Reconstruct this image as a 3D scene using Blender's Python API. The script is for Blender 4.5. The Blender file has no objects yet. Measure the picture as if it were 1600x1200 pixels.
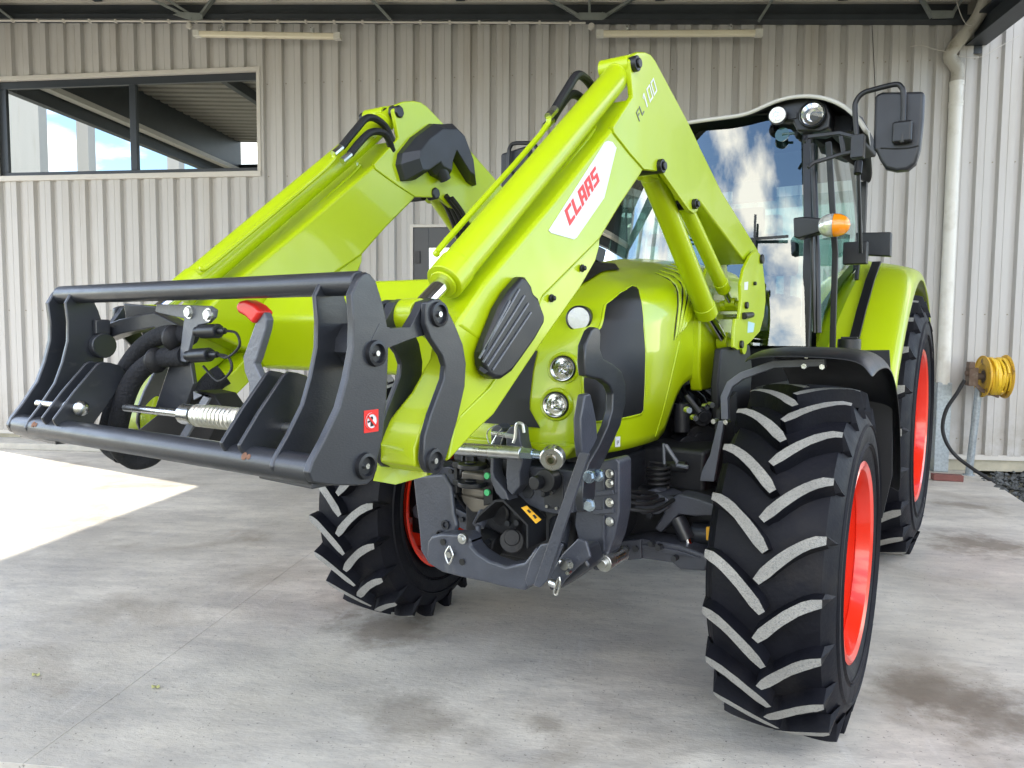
import bpy, bmesh, math, random
from math import sin, cos, pi, radians, sqrt, atan2, hypot
from mathutils import Vector, Matrix
from mathutils.bvhtree import BVHTree
random.seed(7)
scene = bpy.context.scene
COL = scene.collection

# ---------------------------------------------------------------- camera
CAM = Vector((1.5942, -2.8499, 1.4841))
YAW, PITCH, ROLL = -0.5828, 0.069, -0.0075
fw = Vector((sin(YAW)*cos(PITCH), cos(YAW)*cos(PITCH), -sin(PITCH)))
rt = Vector((cos(YAW), -sin(YAW), 0)); dn = fw.cross(rt)
r2 = cos(ROLL)*rt + sin(ROLL)*dn; d2 = -sin(ROLL)*rt + cos(ROLL)*dn
cd = bpy.data.cameras.new('camera'); cam = bpy.data.objects.new('camera', cd); COL.objects.link(cam)
M = Matrix.Identity(4)
for i in range(3):
    M[i][0] = r2[i]; M[i][1] = -d2[i]; M[i][2] = -fw[i]; M[i][3] = CAM[i]
cam.matrix_world = M
cd.sensor_width = 36; cd.lens = 36*1186/1600; cd.clip_start = 0.05; cd.clip_end = 2000
scene.camera = cam

# ---------------------------------------------------------------- light
PSI = -2.6879 + pi                      # direction of the shed wall in the tractor's frame
UA = Vector((cos(PSI), sin(PSI), 0)); UN = Vector((sin(PSI), -cos(PSI), 0))
K0 = 0.9596                              # whole setting scaled about the camera so the yard meets the tyres
W0 = Vector((1.2956, 6.4427, 0.06))      # foot of the shed wall; the yard lies at z = 0.06 in the tractor's frame
SUND = (UA*-0.958 + UN*-0.43 + Vector((0, 0, 1))).normalized()   # towards the sun
SUN_EL = math.asin(SUND.z); SUN_AZ = atan2(SUND.x, SUND.y)
world = bpy.data.worlds.new("World"); scene.world = world; world.use_nodes = True
nt = world.node_tree; nt.nodes.clear()
def wn(t, **k):
    n = nt.nodes.new(t)
    for a, b in k.items(): setattr(n, a, b)
    return n
out = wn('ShaderNodeOutputWorld'); bg = wn('ShaderNodeBackground'); sky = wn('ShaderNodeTexSky', sky_type='NISHITA')
sky.sun_disc = False; sky.sun_elevation = SUN_EL; sky.sun_rotation = SUN_AZ; sky.air_density = 1.0; sky.dust_density = .4; sky.ozone_density = 2.5
tc = wn('ShaderNodeTexCoord'); mp = wn('ShaderNodeMapping'); mp.inputs['Scale'].default_value = (1.6, 1.6, 4.2)
no = wn('ShaderNodeTexNoise'); no.inputs['Scale'].default_value = 1.7; no.inputs['Detail'].default_value = 9; no.inputs['Roughness'].default_value = .55
cr = wn('ShaderNodeValToRGB'); cr.color_ramp.elements[0].position = .468; cr.color_ramp.elements[1].position = .60
mx = wn('ShaderNodeMixRGB'); mx.inputs['Color2'].default_value = (9.9, 9.3, 8.4, 1)
L = nt.links.new
L(tc.outputs['Generated'], mp.inputs['Vector']); L(mp.outputs['Vector'], no.inputs['Vector']); L(no.outputs['Fac'], cr.inputs['Fac'])
L(cr.outputs['Color'], mx.inputs['Fac']); L(sky.outputs['Color'], mx.inputs['Color1']); L(mx.outputs['Color'], bg.inputs['Color'])
bg.inputs['Strength'].default_value = 0.15
L(bg.outputs[0], out.inputs[0])
sd = bpy.data.lights.new('sun', 'SUN'); sd.energy = 2.0; sd.angle = radians(.5); sd.color = (1, .93, .80)
sun = bpy.data.objects.new('sun', sd); COL.objects.link(sun)
sun.rotation_euler = SUND.to_track_quat('Z', 'Y').to_euler(); sun.location = SUND*30
scene.view_settings.view_transform = 'Standard'; scene.view_settings.look = 'None'
scene.view_settings.exposure = 1.95; scene.view_settings.gamma = 1; scene.view_settings.use_curve_mapping = False

# ---------------------------------------------------------------- helpers
class MB:
    def __init__(s): s.v = []; s.f = []; s.m = []
    def add(s, vs, fs, mi=0):
        o = len(s.v); s.v += [tuple(v) for v in vs]
        for f in fs: s.f.append(tuple(i+o for i in f)); s.m.append(mi)
        return s
    def box(s, x0, x1, y0, y1, z0, z1, mi=0):
        v = [(x, y, z) for z in (z0, z1) for y in (y0, y1) for x in (x0, x1)]
        return s.add(v, [(0,2,3,1),(4,5,7,6),(0,1,5,4),(2,6,7,3),(0,4,6,2),(1,3,7,5)], mi)
    def extr(s, poly, ax, a, b, mi=0):          # poly in the two other axes, extruded a..b along ax
        n = len(poly)
        def p(q, c): return {'x': (c, q[0], q[1]), 'y': (q[0], c, q[1]), 'z': (q[0], q[1], c)}[ax]
        v = [p(q, a) for q in poly]+[p(q, b) for q in poly]
        f = [tuple(range(n)), tuple(range(2*n-1, n-1, -1))]+[(i, i+n, (i+1) % n+n, (i+1) % n) for i in range(n)]
        return s.add(v, f, mi)
    def ring(s, c, u, w, r, n): return [Vector(c)+u*(r*cos(2*pi*i/n))+w*(r*sin(2*pi*i/n)) for i in range(n)]
    def cyl(s, a, b, r, r1=None, n=20, mi=0, caps=True):
        a = Vector(a); b = Vector(b); r1 = r if r1 is None else r1; d = (b-a).normalized()
        u = d.orthogonal().normalized(); w = d.cross(u)
        v = s.ring(a, u, w, r, n)+s.ring(b, u, w, r1, n)
        f = [(i, (i+1) % n, (i+1) % n+n, i+n) for i in range(n)]
        if caps: f += [tuple(range(n-1, -1, -1)), tuple(range(n, 2*n))]
        return s.add(v, f, mi)
    def rev(s, a, d, prof, n=24, mi=0, close=False, mis=None):   # prof: (distance along d, radius)
        a = Vector(a); d = Vector(d).normalized(); u = d.orthogonal().normalized(); w = d.cross(u); v = []
        for t, r in prof: v += s.ring(a+d*t, u, w, max(r, 1e-4), n)
        k = len(prof)
        for j in range(k if close else k-1):
            j2 = (j+1) % k
            o = len(s.v)-0
            for i in range(n):
                s.f.append(tuple(o+q for q in (j*n+i, j*n+(i+1) % n, j2*n+(i+1) % n, j2*n+i))); s.m.append(mis[j] if mis else mi)
        s.v += [tuple(q) for q in v]
        return s
    def tube(s, pts, r, n=10, mi=0, caps=True, sm=0):
        P = [Vector(p) for p in pts]
        if sm:
            Q = []
            for i in range(len(P)-1):
                p0 = P[max(i-1, 0)]; p1 = P[i]; p2 = P[i+1]; p3 = P[min(i+2, len(P)-1)]
                for k in range(sm):
                    t = k/sm
                    Q.append(.5*((2*p1)+(p2-p0)*t+(2*p0-5*p1+4*p2-p3)*t*t+(3*p1-p0-3*p2+p3)*t**3))
            P = Q+[P[-1]]
        rr = r if isinstance(r, (list, tuple)) else [r]*len(P)
        up = None; v = []
        for i, p in enumerate(P):
            d = (P[min(i+1, len(P)-1)]-P[max(i-1, 0)]).normalized()
            up = d.orthogonal().normalized() if up is None else (up-d*up.dot(d)).normalized()
            v += s.ring(p, up, d.cross(up), rr[min(i, len(rr)-1)], n)
        f = [(j*n+i, j*n+(i+1) % n, (j+1)*n+(i+1) % n, (j+1)*n+i) for j in range(len(P)-1) for i in range(n)]
        if caps: f += [tuple(range(n-1, -1, -1)), tuple(range((len(P)-1)*n, len(P)*n))]
        return s.add(v, f, mi)
    def bar(s, pts, w, h, up=(0, 0, 1), mi=0):  # rectangular section swept along pts; w across, h along up
        P = [Vector(p) for p in pts]; v = []; k = len(P)
        for i, p in enumerate(P):
            d = (P[min(i+1, k-1)]-P[max(i-1, 0)]).normalized(); sd_ = d.cross(Vector(up)).normalized(); u = sd_.cross(d)
            for a, b in ((-1,-1),(1,-1),(1,1),(-1,1)): v.append(p+sd_*(a*w/2)+u*(b*h/2))
        f = [(j*4+i, j*4+(i+1) % 4, (j+1)*4+(i+1) % 4, (j+1)*4+i) for j in range(k-1) for i in range(4)]+[(3,2,1,0), tuple(range(4*k-4, 4*k))]
        return s.add(v, f, mi)
    def ball(s, c, r, n=14, m=8, mi=0, sc=(1,1,1)):
        v = []; c = Vector(c)
        for j in range(m+1):
            t = pi*j/m
            for i in range(n): v.append(c+Vector((r*sc[0]*sin(t)*cos(2*pi*i/n), r*sc[1]*sin(t)*sin(2*pi*i/n), r*sc[2]*cos(t))))
        return s.add(v, [(j*n+i, (j+1)*n+i, (j+1)*n+(i+1) % n, j*n+(i+1) % n) for j in range(m) for i in range(n)], mi)
    def mesh(s, name, mats, smooth=35):
        me = bpy.data.meshes.new(name); me.from_pydata(s.v, [], s.f)
        for m in mats: me.materials.append(m)
        me.polygons.foreach_set('material_index', s.m)
        bm = bmesh.new(); bm.from_mesh(me); bmesh.ops.remove_doubles(bm, verts=bm.verts, dist=1e-5)
        bmesh.ops.recalc_face_normals(bm, faces=bm.faces); bm.to_mesh(me); bm.free()
        if smooth:
            me.polygons.foreach_set('use_smooth', [True]*len(me.polygons)); me.set_sharp_from_angle(angle=radians(smooth))
        me.update(); return me

def link(name, me, parent=None, label=None):
    o = bpy.data.objects.new(name, me); COL.objects.link(o)
    if parent: o.parent = parent
    if label: o['label'] = label
    return o
def clusters(mb):
    n = len(mb.v); p = list(range(n))
    def fd(a):
        while p[a] != a: p[a] = p[p[a]]; a = p[a]
        return a
    for f in mb.f:
        r = fd(f[0])
        for i in f[1:]: p[fd(i)] = r; r = fd(r)
    bb = {}
    for i, v in enumerate(mb.v):
        r = fd(i)
        if r in bb:
            b = bb[r]
            for k in range(3): b[k] = min(b[k], v[k]); b[k+3] = max(b[k+3], v[k])
        else: bb[r] = list(v)+list(v)
    ids = list(bb); q = {i: i for i in ids}
    def fq(a):
        while q[a] != a: a = q[a]
        return a
    e = .002
    for i, a in enumerate(ids):
        for b in ids[i+1:]:
            A, B_ = bb[a], bb[b]
            if all(A[k]-e <= B_[k+3] and B_[k]-e <= A[k+3] for k in range(3)): q[fq(a)] = fq(b)
    out = {}
    for f, m in zip(mb.f, mb.m): out.setdefault(fq(fd(f[0])), []).append((f, m))
    return list(out.values())
def obj(name, mb, mats, parent=None, bev=0, smooth=35, label=None, seg=2, split=True):
    if not isinstance(mats, (list, tuple)): mats = [mats]
    if split and parent is not None and len(mb.f) < 6000 and name not in ('screw', 'bonnet_shell'):
        cl = clusters(mb)
        if 1 < len(cl) <= 14:
            first = None
            for c in cl:
                idx = {}; m2 = MB()
                for f, mi in c:
                    for i in f:
                        if i not in idx: idx[i] = len(m2.v); m2.v.append(mb.v[i])
                    m2.f.append(tuple(idx[i] for i in f)); m2.m.append(mi)
                o = obj(name, m2, mats, parent, bev, smooth, label, seg, False); first = first or o
            return first
    o = link(name, mb.mesh(name, mats, smooth), parent, label)
    if bev:
        b = o.modifiers.new('bevel', 'BEVEL'); b.width = bev; b.segments = seg; b.limit_method = 'ANGLE'; b.angle_limit = radians(40); b.harden_normals = bool(smooth)
    return o
def tag(o, label, cat, group=None):
    o['label'] = label; o['category'] = cat
    if group: o['group'] = group
    return o
def thing(name, label, cat, loc=(0,0,0), rz=0, group=None):
    o = bpy.data.objects.new(name, None); COL.objects.link(o); o.location = loc; o.rotation_euler = (0, 0, rz); o.empty_display_size = .2
    return tag(o, label, cat, group)
def inst(src, parent, loc=None, rot=None):
    c = src.copy(); COL.objects.link(c); c.parent = parent
    if loc is not None: c.location = loc
    if rot is not None: c.rotation_euler = rot
    return c
def mirx(poly): return poly

# ---------------------------------------------------------------- materials
def mat(name, col, rough=.5, metal=0, coat=0, spec=.5, var=0, vscale=8, bump=0, bscale=60, dirt=None, dscale=3, dpos=(.5, .7), coatr=.08, tr=0, rvar=0, stretch=None):
    m = bpy.data.materials.new(name); m.use_nodes = True; t = m.node_tree; b = t.nodes['Principled BSDF']
    b.inputs['Base Color'].default_value = (*col, 1); b.inputs['Roughness'].default_value = rough; b.inputs['Metallic'].default_value = metal
    b.inputs['Coat Weight'].default_value = coat; b.inputs['Coat Roughness'].default_value = coatr; b.inputs['Specular IOR Level'].default_value = spec
    if tr: b.inputs['Transmission Weight'].default_value = tr
    N = t.nodes.new; K = t.links.new
    if var or bump or dirt or rvar:
        c = N('ShaderNodeTexCoord'); src = c.outputs['Object']
        if stretch:
            q = N('ShaderNodeMapping'); q.inputs['Scale'].default_value = stretch; K(src, q.inputs['Vector']); src = q.outputs['Vector']
    last = None
    if var:
        n = N('ShaderNodeTexNoise'); n.inputs['Scale'].default_value = vscale; n.inputs['Detail'].default_value = 6; n.inputs['Roughness'].default_value = .6; K(src, n.inputs['Vector'])
        r = N('ShaderNodeMapRange'); r.inputs['From Min'].default_value = .25; r.inputs['From Max'].default_value = .75
        r.inputs['To Min'].default_value = 1-var; r.inputs['To Max'].default_value = 1+var; K(n.outputs['Fac'], r.inputs['Value'])
        x = N('ShaderNodeVectorMath'); x.operation = 'SCALE'; x.inputs[0].default_value = col; K(r.outputs[0], x.inputs['Scale']); last = x.outputs[0]
    if dirt:
        n = N('ShaderNodeTexNoise'); n.inputs['Scale'].default_value = dscale; n.inputs['Detail'].default_value = 8; n.inputs['Roughness'].default_value = .65; K(src, n.inputs['Vector'])
        r = N('ShaderNodeMapRange'); r.inputs['From Min'].default_value = dpos[0]; r.inputs['From Max'].default_value = dpos[1]; K(n.outputs['Fac'], r.inputs['Value'])
        x = N('ShaderNodeMixRGB'); x.inputs['Color1'].default_value = (*col, 1); x.inputs['Color2'].default_value = (*dirt, 1)
        if last: K(last, x.inputs['Color1'])
        K(r.outputs[0], x.inputs['Fac']); last = x.outputs[0]
    if last: K(last, b.inputs['Base Color'])
    if rvar:
        n = N('ShaderNodeTexNoise'); n.inputs['Scale'].default_value = 14; n.inputs['Detail'].default_value = 5; K(src, n.inputs['Vector'])
        r = N('ShaderNodeMapRange'); r.inputs['From Min'].default_value = .3; r.inputs['From Max'].default_value = .7
        r.inputs['To Min'].default_value = max(rough-rvar, .03); r.inputs['To Max'].default_value = rough+rvar; K(n.outputs['Fac'], r.inputs['Value']); K(r.outputs[0], b.inputs['Roughness'])
    if bump:
        n = N('ShaderNodeTexNoise'); n.inputs['Scale'].default_value = bscale; n.inputs['Detail'].default_value = 4; K(src, n.inputs['Vector'])
        p = N('ShaderNodeBump'); p.inputs['Strength'].default_value = bump; p.inputs['Distance'].default_value = .01; K(n.outputs['Fac'], p.inputs['Height']); K(p.outputs[0], b.inputs['Normal'])
    return m
GREEN = mat('green_paint', (.425, .545, .003), .34, coat=.32, coatr=.06, var=.03, vscale=2, bump=.02, bscale=9, rvar=.05)
GREENH = mat('green_hood_paint', (.425, .545, .003), .32, coat=.5, coatr=.04)
GREY = mat('grey_steel_paint', (.021, .0235, .030), .40, coat=.35, coatr=.2, var=.12, vscale=6, bump=.08, bscale=140, rvar=.08, dirt=(.075, .072, .07), dscale=9, dpos=(.62, .9), stretch=(1, 1, 3))
GREYM = mat('grey_linkage_paint', (.052, .057, .074), .4, coat=.25, coatr=.2, var=.2, vscale=9, bump=.15, bscale=120, rvar=.08, dirt=(.16,.16,.15), dscale=6, dpos=(.66,.9))
GREYL = mat('grey_cast_paint', (.115, .125, .15), .38, coat=.2, coatr=.2, var=.1, vscale=9, bump=.15, bscale=120, rvar=.08)
DARK = mat('dark_engine_parts', (.012, .013, .017), .5, var=.3, vscale=12, bump=.1, bscale=90, dirt=(.06, .055, .05), dscale=7, dpos=(.55, .8))
BLACK = mat('black_plastic', (.010, .011, .014), .38, var=.1, bump=.05, bscale=300, rvar=.06)
BLACKM = mat('black_matt_plastic', (.007, .0075, .010), .6, bump=.08, bscale=250)
GRAPH = mat('graphite_plastic', (.022, .024, .031), .42, bump=.04, bscale=300, rvar=.05)
MESHB = mat('black_mesh_grille', (.004, .004, .005), .5, bump=.0)
RUBBER = mat('tyre_rubber', (.0038, .0042, .0082), .6, spec=.25, var=.25, vscale=14, bump=.15, bscale=70, dirt=(.022, .019, .017), dscale=5, dpos=(.55, .9), rvar=.08)
CHALK = mat('dusty_lug_face', (.29, .284, .265), .92, var=.25, vscale=7, bump=.5, bscale=260, dirt=(.11, .11, .12), dscale=170, dpos=(.50, .78))
RED = mat('red_rim_paint', (.80, .030, .008), .3, coat=.7, coatr=.08, var=.05)
REDG = mat('red_grip', (.65, .02, .015), .35, coat=.2)
ZINC = mat('zinc_plated_steel', (.62, .63, .62), .28, metal=1, var=.15, vscale=30, bump=.05, bscale=90, rvar=.1)
CHROME = mat('chrome_rod', (.72, .73, .75), .1, metal=1)
HOSE = mat('black_hose', (.007, .007, .009), .55, bump=.15, bscale=200)
SLEEVE = mat('textile_hose_sleeve', (.009, .010, .014), .85, bump=.5, bscale=120, var=.2)
LEDW = mat('lamp_reflector', (.8, .8, .8), .12, metal=1, var=.25, vscale=60)
AMBER = mat('amber_lens', (.95, .30, .01), .15, coat=.8)
WHITEP = mat('white_decal', (.72, .74, .76), .4)
REDD = mat('red_decal', (.72, .02, .015), .4)
GREYD = mat('grey_decal', (.12, .13, .12), .4)
YELD = mat('yellow_decal', (.80, .42, .02), .4)
BLACKD = mat('black_decal', (.015, .015, .015), .4)
ROOFW = mat('cab_roof_white', (.55, .54, .50), .4, coat=.2, var=.05)
SEAT = mat('seat_fabric', (.05, .055, .06), .8, bump=.3)
GLOWG = mat('green_indicator', (.08, .55, .2), .4)
def glassmat(name, tint, refl, ior=1.5, rough=0):
    m = bpy.data.materials.new(name); m.use_nodes = True; t = m.node_tree; t.nodes.clear(); N = t.nodes.new; K = t.links.new
    o = N('ShaderNodeOutputMaterial'); mxs = N('ShaderNodeMixShader'); a = N('ShaderNodeBsdfTransparent'); a.inputs[0].default_value = (*tint, 1)
    g = N('ShaderNodeBsdfGlossy'); g.inputs['Roughness'].default_value = rough; g.inputs['Color'].default_value = (.95, 1, .98, 1)
    fr = N('ShaderNodeFresnel'); fr.inputs['IOR'].default_value = ior
    ad = N('ShaderNodeMath'); ad.operation = 'ADD'; ad.use_clamp = True; ad.inputs[1].default_value = refl; K(fr.outputs[0], ad.inputs[0])
    K(ad.outputs[0], mxs.inputs[0]); K(a.outputs[0], mxs.inputs[1]); K(g.outputs[0], mxs.inputs[2]); K(mxs.outputs[0], o.inputs[0])
    return m
GLASS = glassmat('tinted_cab_glass', (.50, .70, .66), .14, 1.6)
WSCR = glassmat('windscreen_glass', (.36, .52, .50), .12, 1.55)
WINGL = glassmat('window_glass', (.10, .12, .12), .46, 1.7)
LENS = glassmat('clear_lamp_lens', (.9, .9, .9), .02, 1.4)

# ================================================================ setting
CLAD = mat('wall_cladding_paint', (.475, .462, .445), .42, spec=.35, var=.07, vscale=1.3, dirt=(.34, .30, .245), dscale=3.0, dpos=(.52, .85), stretch=(1, 1, .10))
def splash(m):
    t = m.node_tree; b = t.nodes['Principled BSDF']; N = t.nodes.new; K = t.links.new
    src = b.inputs['Base Color'].links[0].from_socket
    c = N('ShaderNodeTexCoord'); sx = N('ShaderNodeSeparateXYZ'); K(c.outputs['Object'], sx.inputs[0])
    r = N('ShaderNodeMapRange'); r.inputs['From Min'].default_value = .15; r.inputs['From Max'].default_value = .85; r.inputs['To Min'].default_value = .75; r.inputs['To Max'].default_value = 0; K(sx.outputs['Z'], r.inputs['Value'])
    n = N('ShaderNodeTexNoise'); n.inputs['Scale'].default_value = 6; n.inputs['Detail'].default_value = 8; n.inputs['Roughness'].default_value = .7; K(c.outputs['Object'], n.inputs['Vector'])
    q = N('ShaderNodeMapRange'); q.inputs['From Min'].default_value = .38; q.inputs['From Max'].default_value = .7; K(n.outputs['Fac'], q.inputs['Value'])
    u = N('ShaderNodeMath'); u.operation = 'MULTIPLY'; K(r.outputs[0], u.inputs[0]); K(q.outputs[0], u.inputs[1])
    x = N('ShaderNodeMixRGB'); x.inputs['Color2'].default_value = (.27, .23, .17, 1); K(src, x.inputs['Color1']); K(u.outputs[0], x.inputs['Fac']); K(x.outputs[0], b.inputs['Base Color'])
splash(CLAD)
TRIM = mat('cream_trim_paint', (.55, .525, .48), .45, var=.04)
STEELD = mat('dark_painted_steel', (.030, .037, .045), .45, var=.2, vscale=5, bump=.05)
STEELL = mat('grey_brace_steel', (.20, .22, .21), .5, var=.15)
DECK = mat('canopy_deck_paint', (.25, .235, .205), .5, var=.08)
PVC = mat('white_downpipe_pvc', (.66, .65, .60), .35, dirt=(.40, .36, .28), dscale=3, dpos=(.5, .9))
GALV = mat('galvanised_steel', (.36, .40, .43), .45, metal=.7, var=.25, vscale=35, rvar=.12)
FRAME = mat('window_frame_alu', (.024, .030, .038), .35, var=.05)
SCREW = mat('screw_head', (.30, .27, .22), .5, metal=.4)
PLINTH = mat('plinth_concrete', (.42, .39, .30), .9, var=.2, vscale=5, bump=.3)
STONE = mat('dark_gravel_stone', (.085, .09, .09), .9, var=.6, vscale=30, bump=.3)

def concrete():
    m = bpy.data.materials.new('weathered_concrete'); m.use_nodes = True; t = m.node_tree; b = t.nodes['Principled BSDF']; N = t.nodes.new; K = t.links.new
    g = N('ShaderNodeNewGeometry'); V = g.outputs['Position']
    rot = N('ShaderNodeMapping'); rot.inputs['Rotation'].default_value = (0, 0, -PSI); K(V, rot.inputs['Vector'])
    def noise(sc, det, ro, stretch=None, dist=0):
        n = N('ShaderNodeTexNoise'); n.inputs['Scale'].default_value = sc; n.inputs['Detail'].default_value = det; n.inputs['Roughness'].default_value = ro; n.inputs['Distortion'].default_value = dist
        if stretch:
            q = N('ShaderNodeMapping'); q.inputs['Scale'].default_value = stretch; K(rot.outputs[0], q.inputs['Vector']); K(q.outputs[0], n.inputs['Vector'])
        else: K(rot.outputs[0], n.inputs['Vector'])
        return n.outputs['Fac']
    def mr(v, a, b_, c, d):
        r = N('ShaderNodeMapRange'); r.inputs['From Min'].default_value = a; r.inputs['From Max'].default_value = b_; r.inputs['To Min'].default_value = c; r.inputs['To Max'].default_value = d; K(v, r.inputs['Value']); return r.outputs[0]
    def mix(f, c1, c2):
        x = N('ShaderNodeMixRGB')
        K(f, x.inputs['Fac'])
        for i, c in ((1, c1), (2, c2)):
            if isinstance(c, tuple): x.inputs[i].default_value = (*c, 1)
            else: K(c, x.inputs[i])
        return x.outputs[0]
    base = mix(mr(noise(.7, 8, .62), .32, .68, 0, 1), (.46, .43, .37), (.74, .70, .62))
    base = mix(mr(noise(3.2, 9, .72, (.45, 1.3, 1)), .42, .70, 0, .9), base, (.36, .34, .315))   # trowel streaks
    base = mix(mr(noise(19, 6, .75, (.5, 1.2, 1)), .52, .78, 0, .55), base, (.27, .26, .245))
    base = mix(mr(noise(1.1, 7, .6, dist=.6), .56, .70, 0, .7), base, (.29, .25, .20))         # brown blotches
    base = mix(mr(noise(1.9, 5, .6, dist=.3), .68, .76, 0, .5), base, (.50, .38, .26))           # rusty marks
    base = mix(mr(noise(70, 3, .6), .64, .72, 0, .8), base, (.11, .10, .09))                     # specks
    base = mix(mr(noise(9, 4, .5, (3, .25, 1)), .64, .74, 0, .2), base, (.72, .71, .69))        # pale scratches
    # damp brown stains where tyres and the reel have dripped: fixed spots on the slab
    def spot(x, y, rx, ry, s):
        q = N('ShaderNodeVectorMath'); q.operation = 'SUBTRACT'; q.inputs[1].default_value = (x, y, 0); K(V, q.inputs[0])
        q2 = N('ShaderNodeVectorMath'); q2.operation = 'DIVIDE'; q2.inputs[1].default_value = (rx, ry, 1e3); K(q.outputs[0], q2.inputs[0])
        ln = N('ShaderNodeVectorMath'); ln.operation = 'LENGTH'; K(q2.outputs[0], ln.inputs[0])
        a = N('ShaderNodeMath'); a.operation = 'ADD'; K(ln.outputs['Value'], a.inputs[0]); K(mr(noise(3.5, 8, .7), 0, 1, -1.3, 1.3), a.inputs[1])
        return mr(a.outputs[0], .30, .95, s, 0)
    for x, y, rx, ry, s in SPOTS:
        base = mix(spot(x, y, rx, ry, s), base, (.17, .14, .105))
    K(base, b.inputs['Base Color'])
    b.inputs['Specular IOR Level'].default_value = .35
    K(mr(noise(4, 6, .6), .3, .7, .48, .8), b.inputs['Roughness'])
    ad = N('ShaderNodeMath'); ad.operation = 'ADD'; K(noise(45, 6, .7, (.6, 1.4, 1)), ad.inputs[0]); K(noise(4, 3, .5), ad.inputs[1])
    p = N('ShaderNodeBump'); p.inputs['Strength'].default_value = .28; p.inputs['Distance'].default_value = .012; K(ad.outputs[0], p.inputs['Height']); K(p.outputs[0], b.inputs['Normal'])
    return m
SPOTS = [(x, y, rx, ry, s) for (x, y), rx, ry, s in zip([(1.4593,3.169),(1.4591,0.5294),(-0.8469,-0.238),(-0.2086,-0.7862),(-1.2236,-0.0286),(1.2808,4.4466),(0.2457,-0.5328),(1.5689,0.4236)], (.5, .35, .35, .3, .3, .45, .12, .25), (.35, .3, .25, .22, .25, .18, .1, .3), (.8, .75, .75, .5, .4, .6, .6, .6))]
CONC = concrete()
GROUND = mat('yard_gravel', (.17, .155, .11), .95, var=.35, vscale=3, bump=.8, bscale=40, dirt=(.12, .13, .05), dscale=1.2, dpos=(.5, .7))

def bl(a, w, z): return W0+(UA*a+UN*w+Vector((0, 0, z)))*K0
def place(o): o.location = W0; o.rotation_euler = (0, 0, PSI); o.scale = (K0, K0, K0); return o
def struct(name, mb, m, **k):
    o = place(obj(name, mb, m, **k)); o['kind'] = 'structure'; return o
# ground sheet to the horizon
g = MB(); g.add([(-600,-600,-.06),(600,-600,-.06),(600,600,-.06),(-600,600,-.06)], [(0,1,2,3)]); struct('ground', g, GROUND, smooth=0)
# concrete yard: slabs cast side by side with open joints
JA = -5.93
for i, (a0, a1) in enumerate([(-30, -24), (-24, -17.95), (-17.95, -11.95), (-11.95, JA), (JA, -.24)]):
    s = MB(); s.extr([(a0+.0007, -6.58), (a1-.0007, -6.58), (a1-.0007, -.02), (a0+.0007, -.02)], 'z', -.16, 0)
    if a1 == -.24: s = MB(); s.extr([(a0+.0007, -6.58), (-.52, -6.58), (-.36, -3.4), (-.30, -1.66), (-.05, -.35), (-.05, -.02), (a0+.0007, -.02)], 'z', -.16, 0)
    struct('concrete_slab', s, CONC, bev=.0012, smooth=0)

# ---- the shed
shed = thing('metal_shed', 'pale grey ribbed metal shed wall behind the tractor with a wide dark framed window', 'shed', W0, PSI); shed.scale = (K0,)*3
CR = -.046
def clad(a0, a1, z0, z1):
    P = []; 
    def pitch(a): return .225 if a >= -7.42 else .2345
    ks = [-7.42+.225*i for i in range(0, 60)]+[-7.42-.2345*i for i in range(1, 30)]
    pr = [(a0, None)]
    allp = []
    for k in sorted(ks):
        p = pitch(k+.01); allp += [(k, CR), (k+.016, 0), (k+.072, 0), (k+.088, CR), (k+.088+(p-.088)*.46, CR), (k+.088+(p-.088)*.5, CR+.004), (k+.088+(p-.088)*.54, CR)]
    def yat(a):
        for i in range(len(allp)-1):
            if allp[i][0] <= a < allp[i+1][0]:
                t = (a-allp[i][0])/(allp[i+1][0]-allp[i][0]); return allp[i][1]*(1-t)+allp[i+1][1]*t
        return CR
    L_ = [(a0, yat(a0))]+[q for q in allp if a0+.003 < q[0] < a1-.003]+[(a1, yat(a1))]
    m = MB(); n = len(L_); v = []
    for a, y in L_: v += [(a, y, z0), (a, y, z1)]
    m.add(v, [(2*i, 2*i+2, 2*i+3, 2*i+1) for i in range(n-1)]); m.add([(x, y+.006, z) for x, y, z in v], [(2*i, 2*i+1, 2*i+3, 2*i+2) for i in range(n-1)])
    return obj('wall_panel', m, CLAD, shed, smooth=0)
ZT = 5.7; WZ0, WZ1 = 3.385, 4.555; WA0, WA1 = -11.66, -8.205
clad(-12.5, WA0-.03, .17, ZT)
for a0, a1 in ((WA0-.03, -10.7), (-10.7, -9.765), (-9.765, -8.83), (-8.83, WA1+.03)):
    clad(a0, a1, .17, WZ0-.06); clad(a0, a1, WZ1+.03, ZT)
clad(WA1+.03, -7.42, .17, ZT); clad(-7.42, -6.52, .17, ZT)
DA0, DA1, DZ = -6.33, -5.28, 2.73
clad(-6.52, DA0, .17, ZT); clad(DA0, DA1, DZ, ZT)
clad(DA1, -4.495, .17, ZT)
for i in range(9): clad(-4.495+.9*i, -4.495+.9*(i+1), .17, ZT)
s = MB()                                    # fixing screws in rows, joined
for z in (1.707, 3.325, 4.41, .35):
    for i in range(-22, 48):
        k = -7.42+(.225 if i >= 0 else .2345)*i
        a = k+.044
        if (WA0-.1 < a < WA1+.1 and WZ0-.1 < z < WZ1+.1) or (DA0-.1 < a < DA1+.1 and z < DZ): continue
        s.cyl((a-.008, 0, z), (a-.008, -.006, z), .008, n=6)
o = obj('screw', s, SCREW, shed, smooth=0); o['kind'] = 'stuff'
s = MB(); s.box(-12.5, DA0, -.012, .2, 0, .17); s.box(DA1, 3.6, -.012, .2, 0, .125); obj('plinth', s, PLINTH, shed)
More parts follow.
